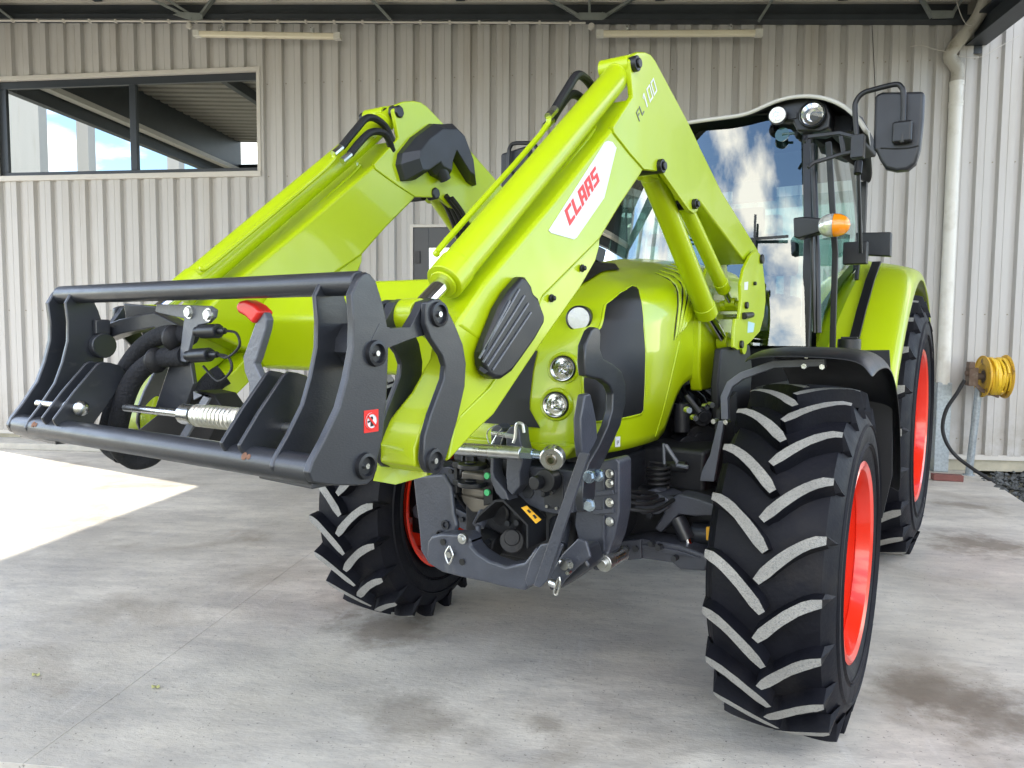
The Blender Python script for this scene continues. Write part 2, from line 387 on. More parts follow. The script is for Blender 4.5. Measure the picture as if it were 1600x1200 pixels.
s = MB(); s.box(-12.5, DA0, -.045, -.02, .125, .18); s.box(DA1, 3.6, -.045, -.02, .125, .18); obj('base_flashing', s, TRIM, shed)
s = MB(); s.extr([(-12.56,-.05),(-12.4,-.05),(-12.4,.02),(-12.49,.02),(-12.49,.2),(-12.56,.2)], 'z', .0, ZT); obj('corner_trim', s, TRIM, shed)
s = MB(); s.box(-12.5, 3.6, 10, 10.1, 0, 5.7); s.box(-12.5, -12.4, .05, 10, 0, 5.7); s.box(3.5, 3.6, .05, 10, 0, 5.7); obj('rear_wall', s, CLAD, shed)
s = MB(); s.box(-12.6, 3.7, .02, 10.1, 5.7, 5.8); obj('roof', s, CLAD, shed)
# window
win = link('window', None, shed)
w = MB()
w.box(WA0, WA1, .01, .07, WZ0, WZ0+.055); w.box(WA0, WA1, .01, .07, WZ1-.085, WZ1); w.box(WA0, WA0+.11, .012, .068, WZ0+.055, WZ1-.085); w.box(WA1-.03, WA1, .012, .068, WZ0+.055, WZ1-.085)
MUA = (-9.8355,3.9532)[0]
w.box(MUA-.042, MUA+.042, .004, .068, WZ0+.055, WZ1-.085); obj('window_frame', w, FRAME, win, bev=.004)
for a0, a1 in ((WA0+.11, MUA-.042), (MUA+.042, WA1-.03)):
    w = MB(); w.add([(a0, .035, WZ0+.055), (a1, .035, WZ0+.055), (a1, .035, WZ1-.085), (a0, .035, WZ1-.085)], [(0,1,2,3)]); obj('pane', w, WINGL, win, smooth=0)
w = MB(); w.box(WA0-.6, WA1+.05, -.075, .01, WZ0-.065, WZ0-.002); obj('window_sill', w, TRIM, shed, bev=.004)
w = MB(); w.box(WA0-.6, WA1+.05, -.06, .01, WZ1+.002, WZ1+.05); obj('window_head_trim', w, TRIM, shed, bev=.004)
w = MB(); w.box(WA1+.002, WA1+.048, -.058, .01, WZ0-.001, WZ1+.001); w.box(WA0-.1, WA0-.002, -.058, .01, WZ0-.001, WZ1+.001); obj('window_side_trim', w, TRIM, shed, bev=.004)
w = MB(); w.box(WA0-.1, WA1+.1, .45, .5, WZ0-.3, WZ1+.3); obj('dark_window_backing', w, DARK, shed)  # added dark sheet behind the glass, standing in for the unlit room
# door
door = link('door', None, shed)
w = MB(); w.box(DA0+.035, DA1-.035, .0, .06, .05, DZ-.035); obj('door_leaf', w, FRAME, door, bev=.004)
w = MB(); w.box(DA0, DA0+.035, -.05, .04, 0, DZ); w.box(DA1-.035, DA1, -.05, .04, 0, DZ); w.box(DA0+.035, DA1-.035, -.05, .04, DZ-.035, DZ); obj('door_frame', w, TRIM, door, bev=.003)
w = MB(); a0 = DA0+.22
for a, b, c, d in ((DA0+.036, a0, .05, DZ-.036), (DA1-.14, DA1-.036, .05, DZ-.036)): w.box(a, b, -.03, -.001, c, d)
w.box(a0, DA1-.14, -.03, -.001, 2.46, DZ-.036); w.box(a0, DA1-.14, -.03, -.001, .05, .9); obj('door_rail', w, FRAME, door, bev=.004)
w = MB(); w.add([(a0, -.008, .9), (DA1-.14, -.008, .9), (DA1-.14, -.008, 2.46), (a0, -.008, 2.46)], [(0,1,2,3)]); obj('door_pane', w, glassmat('door_glass', (.1,.12,.13), .62), door, smooth=0)
w = MB(); w.box(DA0+.06, DA0+.12, -.055, -.03, 2.28, 2.42); obj('closer_bracket', w, BLACK, door)

# ---- canopy over the yard
can = thing('canopy', 'dark steel canopy with a trussed wall beam over the tractor', 'canopy', W0, PSI); can.scale = (K0,)*3
def zb(a): return 4.77+.0455*(-.475-a)      # underside of the wall beam climbs gently to the left
def sloped(a0, a1, y0, y1, h0, h1, m=None):  # a box following the canopy fall, heights above zb
    m = m or MB(); v = [(a, y, zb(a)+h) for h in (h0, h1) for y in (y0, y1) for a in (a0, a1)]
    return m.add(v, [(0,2,3,1),(4,5,7,6),(0,1,5,4),(2,6,7,3),(0,4,6,2),(1,3,7,5)])
obj('wall_beam_web', sloped(-12.3, -.32, -.10, -.045, .035, .175), STEELD, can)
obj('wall_beam_flange', sloped(-12.3, -.32, -.19, -.045, -.02, .033), STEELD, can)
obj('wall_beam_flange', sloped(-12.3, -.32, -.16, -.045, .177, .215), TRIM, can)
s = MB()                                     # ribbed deck, ribs parallel to the wall
n = 0; v = []; y = -.02; prof = []
while y > -7.5:
    prof += [(y, .34), (y-.02, .375), (y-.10, .375), (y-.12, .34)]; y -= .25
for (yy, h) in prof: v += [(-12.6, yy, zb(-12.6)+h), (-.02, yy, zb(-.02)+h)]
s.add(v, [(2*i, 2*i+1, 2*i+3, 2*i+2) for i in range(len(prof)-1)]); s.add([(a, b, c+.05) for a, b, c in v], [(2*i, 2*i+2, 2*i+3, 2*i+1) for i in range(len(prof)-1)])
obj('roof_deck', s, DECK, can, smooth=0)
for a in (-10.1, -7.9, -5.7, -3.5, -1.6):
    s = MB(); s.box(a-.05, a+.05, -7.4, -.2, zb(a)+.17, zb(a)+.33); obj('purlin', s, STEELD if a != -7.9 else TRIM, can)
s = MB(); s.box(-12.36, -12.24, -7.45, -.05, 4.74, 5.68); obj('edge_beam', s, STEELD, can)
s = MB(); s.box(-12.2, -12.05, -7.4, -.3, 4.92, 5.0); obj('edge_gutter', s, TRIM, can)
s = MB(); s.box(-.305, -.095, -7.45, -.04, 4.53, 4.545); s.box(-.305, -.095, -7.45, -.04, 4.75, 4.77); s.box(-.215, -.185, -7.45, -.04, 4.545, 4.75); s.box(-.31, -.09, -.04, -.036, 4.45, 4.80)
obj('edge_beam', s, STEELD, can)
s = MB(); s.box(-.12, -.02, -7.5, -.04, 4.78, 5.1); obj('fascia', s, CLAD, can)
s = MB(); s.box(-12.3, -.1, -7.5, -7.36, 4.85, 5.15); obj('front_beam', s, STEELD, can)
for a in (-12.2, -.2):
    s = MB(); s.box(a-.07, a+.07, -7.49, -7.36, -.05, 4.85 if a < -1 else 4.53); obj('post', s, STEELD, can)
def brace(pts, w=.05, t=.05):
    s = MB()
    p = [(a, -.22, z) for a, z in pts]; s.bar(p, .006+t*.4, w, up=(0, 1, 0)); return obj('brace', s, STEELL, can)
for P_, w_ in (([(-5.2616,5.471),(-4.3485,4.9346)], .05), ([(-3.3099,5.37),(-4.097,4.9302)], .05), ([(-4.2645,5.4194),(-4.2579,4.9646)], .09), ([(-7.0296,5.5624),(-6.4915,4.9874)], .075), ([(-2.1464,5.3098),(-2.4532,4.8173)], .075),
           ([(-10.1091,5.7217),(-8.9688,5.1469)], .05), ([(-9.7807,5.7047),(-8.8648,5.135)], .035), ([(-8.3783,5.6322),(-8.8007,5.1394)], .06), ([(-11.8889,5.7007),(-11.2376,5.2252)], .05), ([(-0.992,5.2501),(-0.715,4.7733)], .06), ([(-0.276,5.2131),(-0.528,4.7779)], .06)):
    brace(P_, w_)
for P_ in ([(-4.418,4.9385),(-4.3694,4.9704),(-4.0904,4.9578),(-4.0551,4.9224),(-4.1101,4.8841),(-4.3543,4.8948)], [(-9.1202,5.1622),(-9.0231,5.187),(-8.7518,5.1603),(-8.7533,5.095),(-8.8972,5.0868)], [(-0.7606,4.8273),(-0.4987,4.8155),(-0.5204,4.7459),(-0.7198,4.7483)]):
    s = MB(); s.extr([q for q in P_], 'y', -.26, -.245)
    for q in P_[:6:2]: s.cyl((q[0]*.8+P_[1][0]*.1+P_[3][0]*.1, -.26, q[1]*.6+P_[1][1]*.2+P_[3][1]*.2), (q[0]*.8+P_[1][0]*.1+P_[3][0]*.1, -.268, q[1]*.6+P_[1][1]*.2+P_[3][1]*.2), .009, n=6)
    obj('gusset', s, STEELL, can)

# conduit, tube lights
s = MB(); a0, z0 = (-11.5647,5.2169); a1, z1 = (-4.2985,4.871); s.cyl((a0, -.22, z0), (a1, -.22, z1), .012, n=8)
for i in range(22):
    t = i/21.5; s.box(a0+(a1-a0)*t-.012, a0+(a1-a0)*t+.012, -.235, -.195, z0+(z1-z0)*t-.018, z0+(z1-z0)*t+.018)
o = place(obj('cable_conduit', s, TRIM)); tag(o, 'thin white cable conduit clipped along the dark wall beam', 'conduit')
for P_, lab in (((-8.9355,5.0355), 'round white junction box beside the left tube light'), ((-4.2344,4.8264), 'round white junction box at the middle of the wall beam')):
    s = MB(); s.cyl((0, .03, 0), (0, -.01, 0), .036, n=18); s.cyl((0, -.01, 0), (0, -.016, 0), .028, n=18)
    o = obj('junction_box', s, TRIM, bev=.003); o.location = bl(P_[0], .24, P_[1]); o.rotation_euler = (0, 0, PSI); o.scale = (K0,)*3; tag(o, lab, 'junction box', 'junction boxes on the wall beam')
TUBE = mat('tube_light_diffuser', (.72, .66, .50), .3, coat=.3)
for (P0, P1), lab in (([(-8.8304,4.9287),(-7.1045,4.8284)], 'long cream tube light above the window, left of two'), ([(-4.1491,4.7335),(-2.4498,4.6693)], 'long cream tube light behind the right loader arm, right of two')):
    t = thing('tube_light', lab, 'light fixture', bl(P0[0], .26, P0[1]), PSI, 'tube lights under the wall beam'); t.scale = (K0,)*3
    ln = P1[0]-P0[0]; dz = P1[1]-P0[1]
    s = MB(); s.bar([(0, 0, 0), (ln, 0, dz)], .07, .066); obj('diffuser', s, TUBE, t, bev=.02, seg=3)
    for q in (0, ln): s = MB(); s.bar([(q-.03 if q == 0 else q-.05, 0, dz*(q/ln)), (q+.05 if q == 0 else q+.03, 0, dz*(q/ln))], .076, .073); obj('end_cap', s, PVC, t, bev=.006)
    for q in (.18, .82):
        s = MB(); s.box(ln*q-.018, ln*q+.018, -.02, .02, dz*q+.03, dz*q+.09); s.cyl((ln*q, -.021, dz*q+.06), (ln*q, -.035, dz*q+.06), .014, n=10); obj('hanger', s, ZINC, t)

# ---- downpipe
dp = thing('downpipe', 'white plastic downpipe with a bend under the canopy and a galvanised foot', 'pipe', bl(*[(-0.3687,0.2533)[0]], .1, 0), PSI); dp.scale = (K0,)*3
ax = (-0.3687,0.2533)[0]
def dl(P3): return (P3[0]-ax, -(P3[1]-.1), P3[2])
A_ = [(-0.4877,4.1356),(-0.3934,0.9658)]
s = MB(); s.cyl(dl((A_[1][0], .1, .95)), dl((A_[1][0], .1, A_[0][1])), .066, n=24)
for z in (A_[0][1], A_[0][1]-.02, 3.93, 3.9): s.cyl(dl((A_[1][0], .1, z-.012)), dl((A_[1][0], .1, z+.012)), .071, n=24)
obj('pipe', s, PVC, dp)
E_ = [(-0.4871,4.1224),(-0.4941,4.2807),(-0.4809,4.4117),(-0.4171,4.5403),(-0.3341,4.6545),(-0.2709,4.7819),(-0.2346,4.9425),(-0.2296,5.104)]; Wd = (.1, .1, .11, .15, .22, .28, .32, .34)
s = MB(); s.tube([dl((A_[1][0] if i < 2 else p[0], Wd[i], p[1])) for i, p in enumerate(E_)], .066, n=18, sm=4); obj('bend', s, mat('weathered_pipe', (.38, .36, .31), .5, dirt=(.2,.18,.14), dscale=6), dp)
s = MB(); s.box(A_[1][0]-ax-.075, A_[1][0]-ax+.075, -.06, .075, -.0, .97); obj('pipe_guard', s, GALV, dp, bev=.008)
s = MB(); s.tube([(p[0], -.14, p[1]) for p in [(-0.8882,4.5118),(-0.774,4.5203),(-0.6454,4.476),(-0.5496,4.4526),(-0.3897,4.3942),(-0.201,4.374),(-0.019,4.4708),(0.1734,4.5793)]], .0035, n=5, sm=3)
s.tube([(p[0], -.3, p[1]) for p in [(-0.5177,4.9044),(-0.4613,4.743),(-0.4084,4.6579),(-0.3586,4.6431)]], .004, n=5, sm=3)
o = place(obj('loose_cable', s, TRIM)); tag(o, 'thin white cable hanging loosely past the downpipe bend', 'cable')
s = MB(); q = [(-1.2514,4.7901),(-1.1929,4.1173),(-1.1682,3.4729)]; s.tube([(p[0], -.05, p[1]) for p in q], .003, n=5)
o = place(obj('hanging_cord', s, BLACKM)); tag(o, 'thin dark cord hanging down the wall behind the roof mirror', 'cord')

# ---- hose reel
RA, RZ = (-0.1255,1.0565); 
reel = thing('hose_reel', 'yellow hose reel on a galvanised post by the shed wall', 'hose reel', bl(RA, .4, 0), PSI+radians(-3)); reel.scale = (K0,)*3
YEL = mat('yellow_reel_paint', (.62, .37, .03), .45, dirt=(.10, .05, .03), dscale=7, dpos=(.56, .66), bump=.1)
YELH = mat('yellow_hose', (.78, .52, .03), .4, coat=.3)
for q, r_ in ((0, .215), (.19, .225)):
    s = MB(); s.rev((q, 0, RZ), (1, 0, 0), [(0, .06), (0, .12), (-.006 if q == 0 else .006, .13), (0, r_-.012), (-.012 if q == 0 else .012, r_), (-.004 if q == 0 else .018, r_+.002), (.008, r_-.006), (.008, .06)], n=40, close=True); obj('reel_flange', s, YEL, reel)
s = MB(); s.cyl((0, 0, RZ), (.19, 0, RZ), .075, n=20); s.cyl((-.10, 0, RZ), (0, 0, RZ), .035, n=14); obj('drum', s, mat('dirty_steel', (.12, .09, .07), .7, var=.4), reel)
s = MB()
for k in range(8):
    R_ = .165+.012*((k*37) % 3); c = .022+.0205*k
    s.tube([(c+.008*sin(t*3+k), R_*cos(t), RZ+R_*sin(t)) for t in [2*pi*i/26 for i in range(27)]], .0125, n=7)
for k in range(6):
    R_ = .19; c = .04+.025*k; s.tube([(c+.03*t/6.3, (R_-.01*sin(2*t))*cos(t+k), RZ+R_*sin(t+k)) for t in [5.2*i/20 for i in range(21)]], .0125, n=7)
obj('wound_hose', s, YELH, reel)
s = MB(); s.box(-.15, -.06, -.05, .06, RZ-.10, RZ+.09); s.bar([(-.10, 0, RZ-.05), (-.03, -.05, RZ-.14), (.14, -.04, RZ-.20)], .05, .04); s.cyl((-.17, 0, RZ+.03), (-.05, 0, RZ+.03), .03, n=12); s.box(-.16,-.1,-.06,.02,RZ+.08,RZ+.15); obj('swivel_bracket', s, mat('rusty_bracket', (.13, .085, .06), .7, var=.4, dirt=(.3,.27,.22), dscale=9), reel, bev=.008)
PB, PT = [(-0.1768,0.0009),(-0.1439,0.8003)]; s = MB(); s.cyl((PB[0]-RA, .1, 0), (PT[0]-RA, .04, RZ-.12), .036, n=16); s.cyl((PB[0]-RA, .1, 0), (PB[0]-RA, .1, .01), .06, n=16); obj('post', s, GALV, reel)
s = MB(); s.tube([(p[0]-RA, -(w_-.4), p[1]) for p, w_ in zip([(-0.3066,1.015),(-0.3751,0.8735),(-0.4678,0.704),(-0.4972,0.5148),(-0.4523,0.3538),(-0.3583,0.2211),(-0.2406,0.1163),(-0.0915,0.0059),(0.0368,-0.071),(0.1459,-0.1416)], (.42,.42,.42,.42,.42,.42,.5,.62,.7,.75))], .019, n=10, sm=5)
for_hose = obj('feed_hose', s, HOSE, reel)
# ---- bits by the wall
s = MB(); q = [(0.9841,5.5826),(1.2339,5.6827)]; v0 = Vector((*q[0], .06)); v1 = Vector((*q[1], .06)); s.bar([v0+Vector((0,0,.035)), v1+Vector((0,0,.03))], .09, .06)
o = obj('steel_channel', s, mat('red_oxide_steel', (.16, .055, .045), .7, var=.3), bev=.004); tag(o, 'short red oxide steel channel lying by the downpipe foot', 'steel bar')
s = MB(); s.box(-12.4, -6.5, -.5, -.05, 0, .078); struct('kerb', s, mat('kerb_concrete', (.47, .45, .40), .9, var=.15, bump=.3), bev=.012, smooth=0)
s = MB(); rnd = random.Random(3)
for i in range(1500):
    a = rnd.uniform(-.22, 3.3); w_ = rnd.uniform(.03, 1.75)
    if a < -.28+w_*-.03+ (0.2 if w_ < .4 else .02): continue
    r_ = rnd.uniform(.018, .05); z = rnd.uniform(-.05, .0); u = rnd.random()*6.28
    v = [(a+r_*(x*cos(u)-y*sin(u))*rnd.uniform(.8,1.2), -w_+r_*(x*sin(u)+y*cos(u))*rnd.uniform(.8,1.2), z+r_*zz*rnd.uniform(.6,1)) for x, y, zz in ((1,0,0),(0,.8,0),(-1,0,0),(0,-.8,0),(.3,.2,.8),(-.4,-.2,.75),(0,0,-.6))]
    s.add(v, [(0,1,4),(1,2,5),(1,5,4),(2,3,5),(3,0,4),(3,4,5),(0,6,1),(1,6,2),(2,6,3),(3,6,0)])
o = place(obj('gravel', s, STONE, smooth=0)); o['kind'] = 'stuff'
s = MB()
for i in range(900):
    a = rnd.uniform(-.2, 2.5); w_ = rnd.uniform(1.7, 2.6); h = rnd.uniform(.03, .09); u = rnd.random()*6.28; dx, dy = .004*cos(u), .004*sin(u); lx, ly = rnd.uniform(-.03,.03), rnd.uniform(-.03,.03)
    s.add([(a-dx, -w_-dy, -.05), (a+dx, -w_+dy, -.05), (a+lx, -w_+ly, h-.05)], [(0,1,2)])
for i in range(2600):
    a = rnd.uniform(-7.2, -2.5); w_ = rnd.uniform(6.6, 7.2); h = rnd.uniform(.02, .05); u = rnd.random()*6.28; dx, dy = .003*cos(u), .003*sin(u); lx, ly = rnd.uniform(-.02,.02), rnd.uniform(-.02,.02)
    s.add([(a-dx, -w_-dy, -.055), (a+dx, -w_+dy, -.055), (a+lx, -w_+ly, h-.055)], [(0,1,2)])
o = place(obj('grass', s, mat('dry_grass', (.16, .15, .05), .8, var=.4), smooth=0)); o['kind'] = 'stuff'
LEAF = mat('fallen_leaf', (.40, .40, .16), .6, var=.2)
for P_, lab in (((-1.1865,-1.1849), 'small pale leaf on the concrete at lower left'), ((-1.6878,-1.3985), 'smallest pale leaf near the left edge of the concrete')):
    s = MB(); n_ = 9; s.add([(0, 0, .006)]+[((.022 if i % 2 else .013)*cos(2*pi*i/n_), .014*sin(2*pi*i/n_), .003+.004*(i % 3)) for i in range(n_)], [(0, i+1, (i+1) % n_+1) for i in range(n_)])
    o = obj('leaf', s, LEAF, smooth=0); o.location = (*P_, .061); tag(o, lab, 'leaf', 'fallen leaves')
# pale steel frames standing in the open yard, left of the canopy (seen mirrored in the window)
for k, ((u_, t_), wd) in enumerate((((-19.9, 10.4), .9), ((-19.2, 11.8), .35), ((-16.9, 12.6), .35))):
    s = MB(); s.box(-wd/2, wd/2, -.15, .15, -.06, 8.5); s.box(-wd/2-.1, wd/2+.1, -.25, .25, -.06, .1)
    o = obj('yard_column', s, CLAD); o.location = bl(u_, t_, 0); o.rotation_euler = (0, 0, PSI); tag(o, ['broad pale steel column mirrored at the left edge of the window', 'slim pale steel column mirrored in the left window pane', 'slim pale steel column mirrored just right of the window mullion'][k], 'column', 'pale columns in the yard')

# ================================================================ tractor
T = thing('tractor', 'lime green tractor with a raised front loader, black tool carrier and red wheel rims', 'tractor', (0, 0, 0))

def wheel(name, label, xc, yc, zc, R, half, rr, steer, lugs, delta, flip, lugh=.05, phase=0, lw=.038, disc=-.01, camber=0):
    """flip=+1: outer face towards +x; built about the x axis at the origin"""
    W = bpy.data.objects.new(name, None); COL.objects.link(W); W.parent = T; W['label'] = label; W.location = (xc, yc, zc); W.rotation_euler = (0, radians(camber), radians(steer)); W.empty_display_size = .1
    Rc = R-lugh
    hp = half*1.12
    prof = [(-half*.90, rr-.012), (-half*.97, rr+.015), (-hp*.99, rr+(Rc-rr)*.22), (-hp*1.03, rr+(Rc-rr)*.45), (-hp*1.0, rr+(Rc-rr)*.68), (-half*1.02, Rc-.045), (-half*.93, Rc-.018), (-half*.5, Rc-.004), (0, Rc),
            (half*.5, Rc-.004), (half*.93, Rc-.018), (half*1.02, Rc-.045), (hp*1.0, rr+(Rc-rr)*.68), (hp*1.03, rr+(Rc-rr)*.45), (hp*.99, rr+(Rc-rr)*.22), (half*.97, rr+.015), (half*.90, rr-.012)]
    s = MB(); s.rev((0,0,0), (1,0,0), prof, n=72)
    # moulding rings on the sidewall
    for sg in (-1, 1):
        for q in (.30, .34, .62): s.rev((0,0,0), (1,0,0), [(sg*(hp*1.02-.002), rr+(Rc-rr)*q-.004), (sg*(hp*1.045), rr+(Rc-rr)*q), (sg*(hp*1.02-.002), rr+(Rc-rr)*q+.005)], n=72)
    K = 8
    rl = random.Random(11)
    for sg in (-1, 1):
        for i in range(lugs):
            th0 = 2*pi*(i+(.5 if sg < 0 else 0))/lugs+phase
            secs = []
            for k in range(K+2):
                if k == 0: x = sg*(half*1.015); th = th0-radians(.5); rt_ = Rc-.030; w_ = lw*.95
                else:
                    u = (k-1)/K; x = sg*(half*1.0-(half*1.06)*u); th = th0-radians(delta)*(u**1.55); rt_ = R-.010*(abs(x)/half)**2.5; w_ = lw*(1.0+.15*u)*(.62 if k == K+1 else 1)*(.8 if k == 1 else 1)
                    if k == 1: rt_ -= .004
                secs.append((x, th, rt_, w_))
            v = []
            for k, (x, th, rt_, w_) in enumerate(secs):
                # width direction: perpendicular to the lug path on the surface
                x2, th2 = secs[min(k+1, K+1)][:2]; x1, th1 = secs[max(k-1, 0)][:2]
                tx, tt = x2-x1, (th2-th1)*R; ln = hypot(tx, tt); nx, ntt = -tt/ln, tx/ln
                jw = 1+rl.uniform(-.06, .06)
                for (ww, rd) in ((-.72, Rc-.02 if k else Rc-.06), (-.5*jw, rt_), (.5*jw, rt_), (.72, Rc-.02 if k else Rc-.06)):
                    xx = x+nx*ww*w_; aa = th+ntt*ww*w_/R
                    v.append((xx, -rd*cos(aa), rd*sin(aa)))
            o = len(s.v); s.v += v
            for k in range(K+1):
                for j in range(3):
                    s.f.append((o+4*k+j, o+4*k+4+j, o+4*k+5+j, o+4*k+1+j)); s.m.append(1 if (j == 1 and k >= 1) else 0)
            s.f.append((o, o+1, o+2, o+3)); s.m.append(0); e = o+4*(K+1); s.f.append((e, e+1, e+2, e+3)); s.m.append(0)
    ty = obj('tyre', s, [RUBBER, CHALK], W, smooth=30)
    # rim: flange, bead seats, drop centre
    h = half*1.03
    s = MB(); rp = [(-h, rr+.004), (-h-.008, rr+.012), (-h-.012, rr+.006), (-h-.006, rr-.012), (-h+.04, rr-.022), (-h+.06, rr-.05), (-.02, rr-.055), (.02, rr-.03), (h*.30, rr-.034), (h*.34, rr-.026), (h*.52, rr-.026), (h*.55, rr-.016), (h*.72, rr-.016), (h*.75, rr-.022), (h-.03, rr-.02), (h+.004, rr-.012), (h+.012, rr+.004), (h+.008, rr+.013), (h, rr+.004)]
    s.rev((0,0,0), (flip,0,0), rp, n=64); s.rev((0,0,0), (flip,0,0), [(p[0], p[1]-.006) for p in rp], n=64)
    rim = obj('rim', s, RED, W)
    s = MB(); s.rev((0,0,0), (flip,0,0), [(disc-.03, rr-.045), (disc+.0, rr-.06), (disc+.03, rr*.62), (disc-.01, rr*.5), (disc-.015, .02)], n=48); s.rev((0,0,0), (flip,0,0), [(disc-.045, rr-.045), (disc-.018, rr-.06), (disc+.012, rr*.62), (disc-.028, rr*.5), (disc-.033, .02)], n=48)
    obj('wheel_disc', s, RED, W)
    s = MB(); s.rev((0,0,0), (flip,0,0), [(disc-.02, .145), (disc+.03, .14), (disc+.06, .11), (disc+.12, .10), (disc+.13, .06), (disc+.13, .001)], n=28)
    for k in range(8):
        a = 2*pi*k/8; s.cyl((flip*(disc-.01), .125*cos(a), .125*sin(a)), (flip*(disc+.05), .125*cos(a), .125*sin(a)), .014, n=6)
    obj('hub', s, GREY, W)
    s = MB(); a = radians(-72); s.cyl((flip*(h*.55), -(rr-.03)*cos(a), (rr-.03)*sin(a)), (flip*(h*.8), -(rr-.06)*cos(a), (rr-.06)*sin(a)), .010, n=8); s.cyl((flip*h*.8, -(rr-.06)*cos(a), (rr-.06)*sin(a)), (flip*(h*.8+.02), -(rr-.062)*cos(a), (rr-.062)*sin(a)), .008, n=8); obj('valve', s, BLACK, W)
    return W
wheel('front_wheel', 'nearest front wheel with dusty lug faces and bright red rim', .98, .035, .68, .620, .176, .343, 1, 21, 14, 1, phase=radians(2.5), lw=.031)
wheel('front_wheel', 'front wheel behind the tool carrier, red rim in deep shade', -.925, .07, .67, .610, .173, .343, 8, 21, 14, -1, phase=radians(6), lw=.031)
wheel('rear_wheel', 'tall rear wheel on the right side of the photo', .87, 2.65, .90, .84, .230, .478, 0, 21, 15, 1, phase=radians(3), lugh=.055, lw=.05, disc=.03)
wheel('rear_wheel', 'rear wheel on the far side, hidden behind the engine', -.87, 2.65, .90, .84, .230, .478, 0, 21, 15, -1, phase=radians(5), lugh=.055, lw=.05, disc=.03)

# ---------------------------------------------------------------- loader arms
S_OUT, S_IN = .565, .405
knee = [(-0.6532,2.3154),(-0.6355,2.3399),(-0.5981,2.3608),(-0.5395,2.3785),(-0.4937,2.3844),(-0.4563,2.3771),(-0.1482,2.2503),(-0.0224,2.1891),(-0.0173,2.0184),(-0.0194,1.9485),(-0.0599,1.9312),(-0.1143,1.9357),(-0.2575,1.9856),(-0.383,2.0303),(-0.5269,2.011),(-0.6366,2.0404),(-0.7519,2.0779),(-0.7612,2.0946),(-0.6254,2.2187)]
front = [(-0.5133,2.0141),(-0.5475,1.9836),(-0.6866,1.8725),(-0.8216,1.7532),(-1.1429,1.5714),(-1.1771,1.5241),(-1.3035,1.4106),(-1.5138,1.4959),(-1.4076,1.5946),(-1.1056,1.8205),(-0.7489,2.0982),(-0.6354,2.2055),(-0.5581,2.213)]
low_r = [(-1.4076,1.5946),(-1.462,1.5441),(-1.5138,1.4959),(-1.5433,1.4245),(-1.5785,1.3497),(-1.6212,1.2887),(-1.6501,1.2406),(-1.6502,1.2002)]; low_l = [(-1.1429,1.5714),(-1.1771,1.5241),(-1.3035,1.4106),(-1.3976,1.3396),(-1.4871,1.2931),(-1.5314,1.2401),(-1.5651,1.1863),(-1.5892,1.1732)]; low_x = (.42, .46, .485, .497, .475, .445, .42, .41)
strip = [(-0.8082,1.7662),(-0.8113,1.7359),(-0.8347,1.6926),(-0.9273,1.6093),(-1.1546,1.4413),(-1.3553,1.284),(-1.4332,1.2489),(-1.5337,1.1939),(-1.5063,1.2857),(-1.3721,1.3529),(-1.1721,1.5275),(-1.1347,1.5785)]
rear = [(-0.2253,2.3005),(-0.127,2.2562),(0.2763,2.0698),(0.8442,1.8763),(0.8077,1.8129),(0.644,1.8002),(-0.0146,1.9979),(-0.2114,2.075)]
cover = [(-1.2965,1.6164),(-1.2765,1.6176),(-1.25,1.5987),(-1.2408,1.5802),(-1.2166,1.57),(-1.2072,1.5542),(-1.1818,1.5224),(-1.1878,1.5042),(-1.233,1.4619),(-1.2909,1.4182),(-1.3327,1.3883),(-1.3784,1.3719),(-1.4071,1.3733),(-1.4376,1.385),(-1.4527,1.4077),(-1.4553,1.4369),(-1.4382,1.466),(-1.3879,1.5406),(-1.3485,1.5798)]
def arm(sg, label):
    A = bpy.data.objects.new('loader_arm', None); COL.objects.link(A); A.parent = T; A['label'] = label
    def ex(poly, a, b, m=None):
        m = m or MB(); return m.extr(poly, 'x', sg*a, sg*b)
    o = obj('front_boom', ex(front, S_IN, S_OUT), GREEN, A, bev=.012, seg=3)
    s = MB(); v = []
    for r0, l0, xi in zip(low_r, low_l, low_x): v += [(sg*(S_OUT-.003), *r0), (sg*(S_OUT-.003), *l0), (sg*(xi+.01), *l0), (sg*xi, l0[0]*.15+r0[0]*.85, l0[1]*.15+r0[1]*.85), (sg*(xi+.018), *r0)]
    n5 = 5; k8 = len(low_x); s.add(v, [(i*n5+j, i*n5+(j+1) % n5, (i+1)*n5+(j+1) % n5, (i+1)*n5+j) for i in range(k8-1) for j in range(n5)]+[tuple(range(n5)), tuple(range((k8-1)*n5, k8*n5))])
    obj('boom_nose', s, GREEN, A, bev=.007, smooth=50)
    obj('lower_flange', ex(strip, S_IN+.006, S_OUT-.007), GREEN, A, bev=.006)
    obj('knee_plate', ex(knee, S_OUT-.012, S_OUT+.006) if sg > 0 else ex(knee, S_IN-.006, S_IN+.012), GREEN, A, bev=.004)
    obj('rear_boom', ex(rear, S_IN+.002, S_OUT-.002), GREEN, A, bev=.010, seg=3)
    # pressed ridge along the top edge of the boom
    return A
ar = arm(1, 'right-hand loader arm in the photo, with the white maker decal')
al = arm(-1, 'left-hand loader arm in the photo, with the black hose cover')
